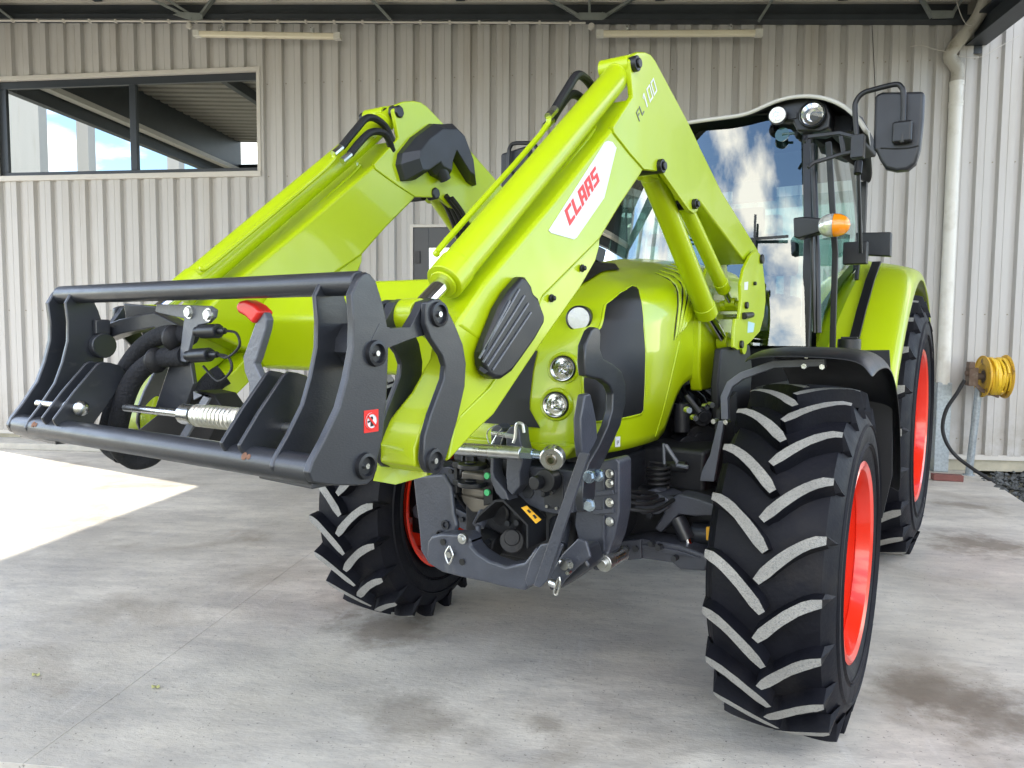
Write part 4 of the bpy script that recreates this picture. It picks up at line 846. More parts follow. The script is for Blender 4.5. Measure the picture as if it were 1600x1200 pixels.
for t in ((-0.1398,-1.74,1.4621), (-0.2028,-1.75,1.4052)): s.ball(t, .033, sc=(.5,1,1))
obj('sleeve_clip', s, HOSE, TC)

# ================================================================ bonnet
hood = link('bonnet', None, T)
s = MB(); v = [hood_pt(i/NU, hood_v(j)) for i in range(NU+1) for j in range(NV+1)]
s.add(v, [(i*(NV+1)+j, (i+1)*(NV+1)+j, (i+1)*(NV+1)+j+1, i*(NV+1)+j+1) for i in range(NU) for j in range(NV)])
shell = obj('bonnet_shell', s, GREENH, hood, smooth=60)
sol = shell.modifiers.new('thick', 'SOLIDIFY'); sol.thickness = .012; sol.offset = -1
hv = [Vector(p) for p in v]; BV = BVHTree.FromPolygons(hv, [f for f in s.f])
def cast(o, d):
    h_, n_, _, _ = BV.ray_cast(Vector(o), Vector(d).normalized()); return (h_, n_) if h_ else (None, None)
def patch(poly3, D, off, st=.009):
    """skin a closed outline given in 3-D onto the bonnet, looking along -D"""
    from mathutils.geometry import delaunay_2d_cdt
    D = Vector(D).normalized(); U = Vector((0, 0, 1)).cross(D) if abs(D.z) < .8 else Vector((1, 0, 0)); U.normalize(); W_ = D.cross(U)
    poly = [(Vector(p).dot(U), Vector(p).dot(W_)) for p in poly3]; n = len(poly); P2 = []
    for i in range(n):
        a, b = Vector(poly[i]), Vector(poly[(i+1) % n]); k = max(1, int((b-a).length/st))
        for t in range(k): P2.append(a.lerp(b, t/k))
    nb = len(P2); edges = [(i, (i+1) % nb) for i in range(nb)]
    x0 = min(p[0] for p in poly); x1 = max(p[0] for p in poly); z0 = min(p[1] for p in poly); z1 = max(p[1] for p in poly)
    def inside(x, z):
        c = False
        for i in range(n):
            (a, b), (d, e) = poly[i], poly[(i+1) % n]
            if (b > z) != (e > z) and x < (d-a)*(z-b)/(e-b)+a: c = not c
        return c
    x = x0+st/2
    while x < x1:
        z = z0+st/2
        while z < z1:
            if inside(x, z): P2.append(Vector((x, z)))
            z += st
        x += st
    V2, _, F2, _, _, _ = delaunay_2d_cdt(P2, edges, [], 1, 1e-6)
    v = []
    for q in V2:
        h_, nn = cast(U*q[0]+W_*q[1]+D*3, -D)
        if h_ is None: h_ = Vector(v[-1]) if v else D; nn = D
        if nn.dot(D) < 0: nn = -nn
        v.append(tuple(h_+nn*off))
    m = MB(); m.add(v, [tuple(f) for f in F2]); return m
sidem = [(0.3094,-0.2675,1.5851),(0.3324,-0.1956,1.6308),(0.3324,-0.0925,1.663),(0.345,-0.0721,1.6587),(0.3856,-0.1246,1.6109),(0.4053,-0.1406,1.5075),(0.4118,-0.1328,1.4144),(0.4143,-0.1385,1.2866),(0.4151,-0.1477,1.186),(0.4132,-0.1667,1.1727),(0.3911,-0.2899,1.1652),(0.345,-0.4016,1.1606),(0.3252,-0.4286,1.1687),(0.3123,-0.4392,1.1943),(0.2996,-0.4233,1.2968),(0.289,-0.3964,1.3884),(0.2924,-0.3649,1.4535),(0.3187,-0.3253,1.5008),(0.3141,-0.2918,1.5534)]
obj('side_grille', patch(sidem, (.88, -.42, .22), .006), MESHB, hood, smooth=60)
m = patch(sidem, (.88, -.42, .22), .006); m.v = [(-x, y, z) for x, y, z in m.v]; obj('side_grille', m, MESHB, hood, smooth=60)
def rim_tube(poly3, r, flipx=False):
    pts_ = []
    n = len(poly3)
    for i in range(n):
        a, b = Vector(poly3[i]), Vector(poly3[(i+1) % n])
        for t in range(5): pts_.append(a.lerp(b, t/5))
    out = []
    for p in pts_:
        d = Vector((.88, -.42, .22)).normalized(); h_, nn = cast(p+d*2, -d); h_ = h_ if h_ else p; out.append(Vector((-h_.x if flipx else h_.x, h_.y, h_.z)))
    s = MB(); s.tube(out+[out[0]], r, n=6, caps=False); return s
for fx in (False, True): obj('grille_surround', rim_tube(sidem, .0075, fx), GREENH, hood, smooth=60)
gr = [(0.1107,-0.4225,1.4108),(0.1155,-0.4608,1.3381),(0.135,-0.512,1.2006),(0.1828,-0.5176,1.1367)]
cg = [(-x, y, z) for x, y, z in gr]+[(x, y, z) for x, y, z in reversed(gr)]
obj('front_grille', patch(cg, (0, -1, .22), .006), MESHB, hood, smooth=60)
gt = [(0.1196,-0.1142,1.6699),(0.0277,0.1971,1.7853),(0.0979,0.2466,1.7833),(0.1819,0.117,1.7456)]
tp = [gt[0], gt[3], gt[2]]; tp = tp+[(-x, y, z) for x, y, z in reversed(tp)]
obj('top_grille', patch(tp, (0, -.45, 1), .006), MESHB, hood, smooth=60)
# louvres pressed into the bonnet side
def hseg(a, b, n, off):
    o_ = []
    for i in range(n+1):
        q = Vector(a).lerp(Vector(b), i/n); h_, nn = cast((2*(1 if q.x > 0 else -1), q.y, q.z), (-1 if q.x > 0 else 1, 0, 0)); 
        if h_ is None: h_ = q
        o_.append(h_+Vector((off*(1 if q.x > 0 else -1), 0, 0)))
    return o_
for a, b in zip([(0.2921,0.2418,1.742),(0.2763,0.3144,1.7588),(0.258,0.4019,1.7771),(0.2452,0.4782,1.792),(0.2174,0.5938,1.811),(0.2198,0.6283,1.8135),(0.2214,0.6571,1.8157)], [(0.4229,0.1469,1.4549),(0.423,0.1744,1.4681),(0.4231,0.2024,1.4814),(0.4231,0.2312,1.4923),(0.4231,0.2529,1.5032),(0.4231,0.275,1.5143),(0.423,0.2975,1.5255)]):
    for sg in (1, -1):
        a_ = (sg*a[0], a[1], a[2]); b_ = (sg*b[0], b[1], b[2]); s = MB(); s.tube(hseg(a_, b_, 10, .002), [.002]+[.010]*8+[.008, .002], n=8); obj('louvre', s, GREENH, hood); s = MB(); s.tube([p_+Vector((sg*.002, -.013, -.002)) for p_ in hseg(a_, b_, 10, .0)], [.001]+[.0028]*8+[.002, .001], n=6); obj('louvre_shade_line', s, BLACKM, hood)  # thin black lines paint the gap shadow beside each louvre
# bonnet seam, lamps, sticker, lettering
s = MB(); s.tube(hseg(*[(0.4235,0.2033,1.4519),(0.4177,-0.0226,1.0706)], 14, .0), .0022, n=6); obj('seam', s, GREEN, hood)
for k, (c, r_) in enumerate(zip([(0.2338,-0.3276,1.5339),(0.2303,-0.4382,1.3506),(0.2308,-0.4872,1.2232)], (.046, .043, .043))):
    for sg in (1, -1):
        d = Vector((sg*.30, -1, .02)).normalized(); c_ = Vector((sg*c[0], c[1], c[2]))+d*.024; Lp = bpy.data.objects.new('headlight', None); COL.objects.link(Lp); Lp.parent = hood
        s = MB(); s.rev(c_-d*.03, d, [(-.02, r_*1.10), (.030, r_*1.06), (.034, r_*.95), (.0, r_*.90)], n=36); s.cyl(c_-d*.05, c_-d*.03, r_, n=24); Lp_ = obj('headlight', s, BLACK, hood); COL.objects.unlink(Lp); bpy.data.objects.remove(Lp)
        Lp_['label'] = ['frosted round lamp at the top of the bonnet nose', 'middle round lamp of the bonnet nose', 'lowest round lamp of the bonnet nose'][k]
        s = MB(); s.rev(c_+d*.004, d, [(-.018, .0), (-.016, r_*.3), (-.009, r_*.62), (.003, r_*.90)], n=32)
        if k:
            s = MB(); s.rev(c_, d, [(-.030, r_*1.42), (-.012, r_*1.38), (-.004, r_*1.26), (-.006, r_*1.12), (-.03, r_*1.08)], n=36); obj('lamp_surround', s, GREENH, Lp_)
        s = MB(); s.rev(c_+d*.004, d, [(-.018, .0), (-.016, r_*.3), (-.009, r_*.62), (.003, r_*.90)], n=32)
        if k == 0: s = MB(); s.rev(c_+d*.004, d, [(.004, .0), (.001, r_*.6), (-.002, r_*.90)], n=32)
        obj('reflector', s, LEDW if k else mat('frosted_lamp_glass', (.78,.78,.74), .35, coat=.6, bump=.6, bscale=160), Lp_)
        if k:
            s = MB(); s.ball(c_-d*.006, r_*.24); obj('bulb', s, LENS, Lp_); s = MB(); s.rev(c_+d*.002, d, [(.008, .0), (.006, r_*.5), (0, r_*.91)], n=32); obj('lens', s, LENS, Lp_)
            s = MB(); s.rev(c_+d*.001, d, [(-.002, r_*.90), (.005, r_*.93), (.006, r_*.99), (0, r_*1.0)], n=36); obj('bezel_ring', s, ZINC, Lp_)
q = (0.3841,-0.3046,1.0802); s = MB(); nrm = Vector((.9, -.42, 0)).normalized(); tx = Vector((.42, .9, 0)).normalized(); c_ = Vector(q)+nrm*.004
s.add([c_+tx*a+Vector((0, 0, b)) for a, b in ((-.012,-.019),(.012,-.019),(.012,.019),(-.012,.019))], [(0,1,2,3)]); st = obj('parking_sticker', s, WHITEP, hood, smooth=0)
s = MB()
for a0, a1, b0, b1 in ((-.004,-.002,-.012,.004), (-.002,.004,.002,.004), (-.002,.004,-.005,-.003), (.004,.006,-.005,.004)):
    s.add([c_+nrm*.0008+tx*a+Vector((0, 0, b)) for a, b in ((a0,b0),(a1,b0),(a1,b1),(a0,b1))], [(0,1,2,3)])
obj('sticker_letter', s, BLACKD, st, smooth=0)
NAR = {'A': [R_(0,0,.2,1), R_(.8,0,1,1), R_(.2,.84,.8,1), R_(.2,.4,.8,.54)], 'R': [R_(0,0,.2,1), R_(.2,.84,1,1), R_(.8,.54,1,.84), R_(.2,.4,1,.54), (.6,.4,.8,.4,1,0,.78,0)], 'I': [R_(.35,0,.6,1)], 'O': [R_(0,0,.2,1), R_(.8,0,1,1), R_(.2,0,.8,.15), R_(.2,.85,.8,1)], 'N': [R_(0,0,.2,1), R_(.8,0,1,1), (.2,1,.2,.75,.8,0,.8,.25)]}
a, b, c = [(0.42,0.3157,1.6055),(0.4228,0.6727,1.5875),(0.4169,0.3292,1.6446)]
decal('bonnet_lettering', lettering('ARION', a[1:], b[1:], c[1:], .2, NAR), .4275, BLACKD, hood)
# side apron below the rear of the bonnet
s = MB(); s.extr([(0.3721,1.2994),(0.3635,1.5403),(0.4721,1.6277),(0.6934,1.6361),(0.6874,1.3645),(0.6594,1.2506),(0.5709,1.2285),(0.4013,1.2271)], 'x', .40, .455); obj('side_apron', s, GREENH, hood, bev=.012, seg=3)
s = MB(); s.extr([(0.3721,1.2994),(0.3635,1.5403),(0.4721,1.6277),(0.6934,1.6361),(0.6874,1.3645),(0.6594,1.2506),(0.5709,1.2285),(0.4013,1.2271)], 'x', -.455, -.40); obj('side_apron', s, GREENH, hood, bev=.012, seg=3)
s = MB(); s.extr([(-.30, 1.035), (.30, 1.035), (.36, 1.10), (.30, 1.085), (-.30, 1.085), (-.36, 1.10)], 'y', -.56, -.44); obj('nose_lip', s, GREENH, hood, bev=.01)

# ================================================================ chassis behind the wheels
ch = link('engine_and_frame', None, T)
s = MB(); s.box(-.20, .20, -.45, 2.6, .55, .95); s.box(-.33, .33, -.38, 1.2, .94, 1.12); s.box(-.30, .30, .0, 1.15, 1.1, 1.45); obj('frame', s, DARK, ch, bev=.02)
for sg in (1, -1):
    s = MB(); s.cyl((sg*.72, .03, .68), (sg*.93, .03, .68), .13, n=24); s.cyl((sg*.70, 0, .655), (sg*.74, 0, .655), .10, n=24); s.box(*sorted((sg*.70, sg*.82)), -.07, .07, .50, .82); obj('axle_hub', s, DARK, ch, bev=.01)
    def sp(P_): return [(sg*x, z) for x, z in P_]
    def sq(q): return (sg*q[0], q[1], q[2])
    s = MB(); s.extr(sp([(0.4048,0.834),(0.4307,0.8647),(0.5033,0.8787),(0.5444,0.8644),(0.5452,0.8305),(0.505,0.8006),(0.4402,0.7915),(0.4081,0.8045)]), 'y', -.19, -.04); s.extr(sp([(0.4505,0.8813),(0.4815,0.8924),(0.5074,0.881),(0.4403,0.8677)]), 'y', -.17, -.08); obj('axle_knuckle', s, GREYM, ch, bev=.014, seg=3)
    s = MB(); s.extr(sp([(0.5215,0.8456),(0.5714,0.8813),(0.636,0.875),(0.7088,0.8607),(0.7147,0.8189),(0.6353,0.8052),(0.5732,0.8037),(0.5037,0.7222),(0.4774,0.7356),(0.5123,0.7976)]), 'y', -.16, -.06); obj('suspension_arm', s, GREYM, ch, bev=.008)
    s = MB(); s.cyl(sq((0.557,-0.13,0.7856)), sq((0.5994,-0.13,0.7083)), .030, n=18); obj('damper', s, GREY, ch); s = MB(); s.cyl(sq((0.5994,-0.13,0.7083)), sq((0.6102,-0.13,0.6757)), .017, n=14); obj('damper_rod', s, CHROME, ch)
    s = MB(); s.cyl(sq((0.6058,-0.08,0.7228)), sq((0.6806,-0.08,0.7294)), .042, n=22); obj('steering_cylinder', s, GREY, ch, bev=.004)
    s = MB(); s.extr(sp([(0.6756,0.7684),(0.6997,0.772),(0.701,0.7195),(0.6768,0.7204)]), 'y', -.145, -.13); obj('yellow_tag', s, YELD, ch)
    s = MB(); s.extr(sp([(0.2982,0.6355),(0.3362,0.6722),(0.443,0.6993),(0.5961,0.6996),(0.689,0.6816),(0.7087,0.6567),(0.6954,0.6187),(0.5983,0.6082),(0.5679,0.627),(0.4472,0.623),(0.3431,0.5948),(0.3044,0.6008)]), 'y', -.20, -.06); obj('axle_beam', s, GREYM, ch, bev=.010, seg=3)
    s = MB(); s.extr(sp([(0.4482,0.6815),(0.5984,0.6819),(0.6816,0.6674),(0.594,0.6618),(0.4486,0.6617)]), 'y', -.208, -.19); s.extr(sp([(0.3409,0.6753),(0.4473,0.7023),(0.4515,0.6263),(0.3478,0.5981)]), 'y', -.215, -.19); obj('beam_flange', s, GREYM, ch, bev=.004)
    s = MB()
    for q in ((0.3945,-0.22,0.6588), (0.4315,-0.22,0.665), (0.4709,-0.2,0.8611), (0.4774,-0.2,0.7958)): s.cyl(sq(q), sq((q[0], q[1]-.012, q[2])), .012, n=8)
    obj('axle_bolt', s, GREY, ch)
    s = MB(); s.box(*sorted((sg*.12, sg*.70)), -.02, .26, .60, .86); s.box(*sorted((sg*.20, sg*.60)), .05, .5, .80, 1.02); obj('axle_housing', s, DARK, ch, bev=.02)
    s = MB(); s.extr([(-0.2866,0.9966),(0.2797,1.0134),(0.3417,0.9717),(0.1042,0.8792),(0.058,0.7382),(-0.1138,0.653),(-0.2314,0.6951)], 'x', sg*.30, sg*.345); obj('front_frame_cheek', s, GREY, ch, bev=.01)
    s = MB(); s.box(*sorted((sg*.62, sg*.75)), .55, 1.25, .75, 1.25); s.box(*sorted((sg*.35, sg*.80)), 1.2, 2.0, .45, 1.10); obj('fuel_tank', s, BLACKM, ch, bev=.04, seg=3)
s = MB(); s.cyl((-.95, 2.6, .87), (.95, 2.6, .87), .16, n=24); s.box(-.45, .45, 1.9, 3.0, .6, 1.3); obj('rear_axle', s, DARK, ch, bev=.02)
s = MB()
rr_ = random.Random(5)
for k in range(16):
    x = .30+.1*rr_.random(); y = .1+.7*rr_.random(); z = .95+.35*rr_.random(); s.tube([(x, y, z), (x+.05*rr_.random(), y+.1, z-.08), (x+.02, y+.2*rr_.random(), z-.2), (x-.05, y-.1, z-.3)], .008+.008*rr_.random(), n=7, sm=4)
obj('hose_bundle', s, HOSE, ch)
s = MB()
for q, r_ in (((0.4266,0.3,0.9848), .06), ((0.4803,0.3,1.1283), .04), ((0.4597,0.35,1.0098), .08)): s.cyl(Vector(q)+Vector((-.05,.05,0)), Vector(q)+Vector((.03,-.03,0)), r_, n=20); s.cyl(Vector(q)+Vector((.03,-.03,0)), Vector(q)+Vector((.035,-.035,0)), r_*.6, n=20)
s.cyl((0.4205,0.25,1.1837), (0.4263,0.25,1.0601), .035, n=18); s.cyl((0.4583,0.2,1.222), (0.5209,0.2,1.1506), .012, n=10); obj('engine_filter', s, DARK, ch, bev=.004)
s = MB(); c0 = Vector((0.4647,-0.1,0.8876)); c1 = Vector((0.4681,-0.1,0.9759))
s.tube([c0.lerp(c1, i/72)+Vector((.042*cos(2*pi*i/16), .042*sin(2*pi*i/16), 0)) for i in range(73)], .006, n=8); obj('coiled_cable', s, HOSE, ch)
s = MB(); s.tube([(0.4846,-0.1,1.0574), (0.489,-0.1,0.978)], .006, n=8); s.tube([(0.4926,-0.1,1.0531), (0.5406,-0.1,0.9908), (0.5409,-0.1,0.9784), (0.5842,-0.1,0.9756)], .008, n=8); obj('cable_arm', s, GREYL, ch)
for sgk, q in enumerate(("",)):
    s = MB(); s.cyl((0.4745,-0.05,0.9593), (0.5581,-0.05,0.9655), .022, n=14); obj('sensor', s, DARK, ch)
for q in ((0.56,0.0022,1.1551), (0.56,-0.0696,1.1912), (0.56,0.1322,1.1877), (0.56,0.1939,1.1908)):
    s = MB(); s.cyl(q, Vector(q)+Vector((.02,-.02,0)), .012, n=8); obj('pipe_union', s, ZINC, ch)
# ================================================================ front mudguards
for sg in (1, -1):
    F = bpy.data.objects.new('front_mudguard', None); COL.objects.link(F); F.parent = T
    F['label'] = 'black mudguard over the nearest wheel' if sg > 0 else 'black mudguard over the far front wheel'
    ap = [(-.18, 1.405), (-.12, 1.43), (.10, 1.440), (.32, 1.405), (.52, 1.30), (.66, 1.16), (.75, 1.0), (.79, .82)]
    s = MB(); v = []
    for y, z in ap:
        for x, dz in ((.80, -.03), (.83, .0), (1.0, .004), (1.15, .0), (1.20, -.02), (1.225, -.07)):
            k = max(0, min(1, (y-.1)/.6)); v.append((sg*x, y+dz*-.0+(-dz)*-.8*k, z+dz*(1-k*.6)))
    n6 = 6; s.add(v, [(i*n6+j, i*n6+j+1, (i+1)*n6+j+1, (i+1)*n6+j) for i in range(len(ap)-1) for j in range(5)])
    o = obj('mudguard_shell', s, BLACK, F, smooth=50); so = o.modifiers.new('thick', 'SOLIDIFY'); so.thickness = .008; sb = o.modifiers.new('sub', 'SUBSURF'); sb.levels = 1; sb.render_levels = 2
    s = MB(); Q = [(0.8263,0.0,1.1665), (0.6921,0.0,1.1571), (0.6873,0.0,1.2424), (0.708,0.0,1.2922), (0.7507,0.0,1.3254), (0.8664,0.0,1.3721), (1.0428,0.0,1.3841)][1:]; s.bar([(sg*x, y, z) for x, y, z in Q], .028, .03, up=(0, 1, 0)); obj('support_tube', s, GREYL, F, bev=.003)
    s = MB(); s.extr([(sg*x, z) for x, z in [(0.6675,1.1504),(0.6898,1.152),(0.671,1.0197),(0.6563,0.9137),(0.6005,0.9098),(0.6071,0.9508),(0.6361,1.0114)]], 'y', -.012, .012); obj('support_foot', s, GREYL, F, bev=.003)
    s = MB()
    for q in ((0.6502,0.0,1.1467), (0.6973,0.0,1.1476), (0.9741,0.0,1.3684), (1.0348,0.0,1.368), (0.9816,0.0,1.4053), (0.9217,0.0,1.4131), (1.1213,0.0,1.4153)): s.cyl((sg*q[0], q[1]-.02, q[2]), (sg*q[0], q[1]+.02, q[2]), .010, n=6)
    obj('bolt', s, ZINC, F)
    s = MB(); s.extr([(0.1716,1.1739),(0.377,1.2342),(0.4501,0.9252),(0.2811,0.8398),(0.115,0.8938)], 'x', sg*.60, sg*.615); obj('splash_flap', s, BLACKM, F)
    s = MB(); s.extr([(sg*x, z) for x, z in ((.80,1.41),(1.17,1.42),(1.19,1.2),(1.20,.9),(1.17,.72),(1.10,.72),(1.10,1.1),(.85,1.12))], 'y', .60, .612); obj('rear_flap', s, BLACKM, F)
# ================================================================ cab
cab = link('cab', None, T)
def mir(pts, sg): return [(sg*x, y, z) for x, y, z in pts]
s = MB(); N_ = 12; v = []
for i in range(N_+1):
    t = i/N_*2-1; x = .665*t; bow = .10*(1-t*t)
    for z, yy in ((1.42, 1.25), (1.75, 1.285), (2.1, 1.330), (2.66, 1.40)): v.append((x*(1.055-.12*(z-1.42)), yy-bow, z))
s.add(v, [(i*4+j, (i+1)*4+j, (i+1)*4+j+1, i*4+j+1) for i in range(N_) for j in range(3)])
obj('windscreen', s, WSCR, cab, smooth=60)
s = MB()
s.tube([(x*.91, y+.21, 2.655) for x, y in [(.665*t, 1.2-.1*(1-t*t)) for t in [i/6-1 for i in range(13)]]], .012, n=8); s.tube([(x*1.04, y-.004, 1.50) for x, y in [(.665*t, 1.29-.1*(1-t*t)) for t in [i/6-1 for i in range(13)]]], .02, n=8); obj('windscreen_seal', s, BLACK, cab)
s = MB()
for t in (.46,): s.tube([(.29, 1.17, 1.86), (.16, 1.165, 1.98), (.02, 1.16, 2.0)], .006, n=6); s.tube([(.44, 1.19, 1.56), (.445, 1.18, 2.10)], .007, n=6); s.bar([(.20, 1.20, 1.975), (.60, 1.24, 1.985)], .012, .014)
obj('wiper', s, BLACK, cab)
for sg in (1, -1):
    s = MB(); s.bar(mir([(.695, 1.29, 1.38), (0.684,1.32,1.986), (0.6405,1.4,2.5958)], sg), .045, .05, up=(0, 1, 0)); obj('front_pillar', s, BLACK, cab, bev=.008)
    s = MB(); s.tube(mir([(0.7722,1.2,1.4893), (0.7449,1.24,1.8775), (0.6917,1.3,2.4533)], sg), .014, n=10); s.tube(mir([(0.7538,1.2,1.4892), (0.7221,1.19,2.0491)], sg), .010, n=8); obj('grab_rail', s, BLACK, cab)
    s = MB(); s.bar(mir([(.80, 1.42, 1.36), (.80, 1.40, 1.9), (.755, 1.36, 2.47)], sg), .03, .02, up=(0, 1, 0)); s.bar(mir([(.80, 2.02, 1.80), (.80, 2.10, 2.1), (.755, 2.10, 2.47)], sg), .035, .03, up=(0, 1, 0)); obj('door_frame', s, BLACK, cab, bev=.005)
    s = MB(); v = mir([(.735, 1.34, 1.38), (.81, 2.05, 1.40), (.81, 2.05, 2.0), (.77, 2.08, 2.47), (.71, 1.26, 2.47), (.735, 1.3, 1.9)], sg); s.add(v, [tuple(range(6))]); obj('door_glass', s, GLASS, cab, smooth=0)
    s = MB(); v = mir([(.81, 2.12, 1.7), (.72, 2.75, 1.75), (.70, 2.72, 2.47), (.77, 2.12, 2.47)], sg); s.add(v, [tuple(range(4))]); obj('rear_side_glass', s, GLASS, cab, smooth=0)
    s = MB(); s.bar(mir([(.70, 2.78, 1.3), (.70, 2.76, 2.50)], sg), .06, .06, up=(0, 1, 0)); obj('rear_pillar', s, BLACK, cab)
s = MB(); s.add([(-.70, 2.76, 1.5), (.70, 2.76, 1.5), (.69, 2.74, 2.45), (-.69, 2.74, 2.45)], [(0,1,2,3)]); obj('rear_window', s, GLASS, cab, smooth=0)
s = MB(); s.box(-.76, .76, 1.30, 2.76, 1.08, 1.14); s.box(-.76, .76, 2.70, 2.76, 1.1, 1.5); s.box(-.60, .60, 1.31, 1.36, 1.1, 1.40); s.box(.0, .62, 2.2, 2.7, 1.1, 1.3); obj('cab_floor', s, BLACKM, cab)
# interior
s = MB(); s.box(-.24, .24, 1.95, 2.40, 1.52, 1.64); st = obj('seat', s, SEAT, cab, bev=.05, seg=4); s = MB(); s.extr([(2.36, 1.55), (2.46, 1.55), (2.56, 2.12), (2.50, 2.18), (2.44, 2.12)], 'x', -.23, .23); obj('seat_back', s, SEAT, st, bev=.04, seg=4)
s = MB(); s.extr([(2.46, 2.16), (2.54, 2.16), (2.55, 2.34), (2.50, 2.36), (2.46, 2.32)], 'x', -.13, .13); obj('headrest', s, SEAT, st, bev=.03, seg=4)
s = MB(); c_ = Vector((0, 1.72, 1.78)); d = Vector((0, .55, .83)).normalized(); u_ = d.orthogonal().normalized(); w_ = d.cross(u_); s.tube([c_+u_*(.19*cos(2*pi*i/24))+w_*(.19*sin(2*pi*i/24)) for i in range(25)], .014, n=8); s.bar([c_-u_*.18, c_+u_*.18], .03, .015); s.cyl(c_, c_-d*.5, .03, n=10); s.extr([(1.38, 1.3), (1.60, 1.3), (1.62, 1.66), (1.50, 1.70), (1.42, 1.6)], 'x', -.14, .14); obj('steering_wheel', s, BLACK, cab)
s = MB(); s.box(.28, .44, 1.80, 2.30, 1.45, 1.72); s.box(.34, .40, 1.72, 1.80, 1.70, 1.86); s.cyl((.50, 1.66, 1.68), (.50, 1.66, 1.86), .018, n=10); s.box(.42, .60, 1.45, 1.50, 1.80, 1.98); obj('console', s, BLACKM, cab, bev=.02)
s = MB(); s.box(.22, .46, 1.50, 1.53, 2.22, 2.34); s.tube([(.3, 1.52, 2.34), (.3, 1.5, 2.55)], .006); obj('interior_mirror', s, GRAPH, cab, bev=.02, seg=3)
# roof
s = MB(); v = []; ys = (1.26, 1.29, 1.37, 1.6, 2.0, 2.4, 2.75, 2.86)
half = [(0.0522,2.6648),(0.2504,2.6603),(0.3541,2.6653),(0.4377,2.6927),(0.5356,2.7202),(0.6538,2.7174),(0.7662,2.6833),(0.8585,2.6216),(0.92,2.55),(0.9514,2.4866)]
half = [(0, half[0][1]-.004)]+half
for y in ys:
    k = {1.26: -.020, 1.29: -.004, 1.37: .0, 1.6: .012, 2.0: .03, 2.4: .02, 2.75: -.02, 2.86: -.07}[y]
    xs_ = {1.6: .955, 2.0: .90, 2.4: .85, 2.75: .80, 2.86: .77}.get(y, 1)
    zl = 2.44 if y < 1.5 else 2.56
    row = [(x*xs_, y-.03*(1 if x < .3 else 0), max(z, zl)+k*(1-.5*(x/.95)**2)) for x, z in half]
    v += [(-x, a, b) for x, a, b in reversed(row[1:])]+row
n_ = 2*len(half)-1; s.add(v, [(i*n_+j, i*n_+j+1, (i+1)*n_+j+1, (i+1)*n_+j) for i in range(len(ys)-1) for j in range(n_-1)])
ro = obj('roof', s, ROOFW, cab, smooth=60); sd_ = ro.modifiers.new('sub', 'SUBSURF'); sd_.levels = 1; sd_.render_levels = 2; ro.data.materials.append(BLACKM); so = ro.modifiers.new('thick', 'SOLIDIFY'); so.thickness = .018; so.offset = -1; so.material_offset = 1
s = MB(); s.box(-.70, .70, 1.60, 2.66, 2.50, 2.62); obj('roof_lining', s, BLACKM, cab, bev=.02)
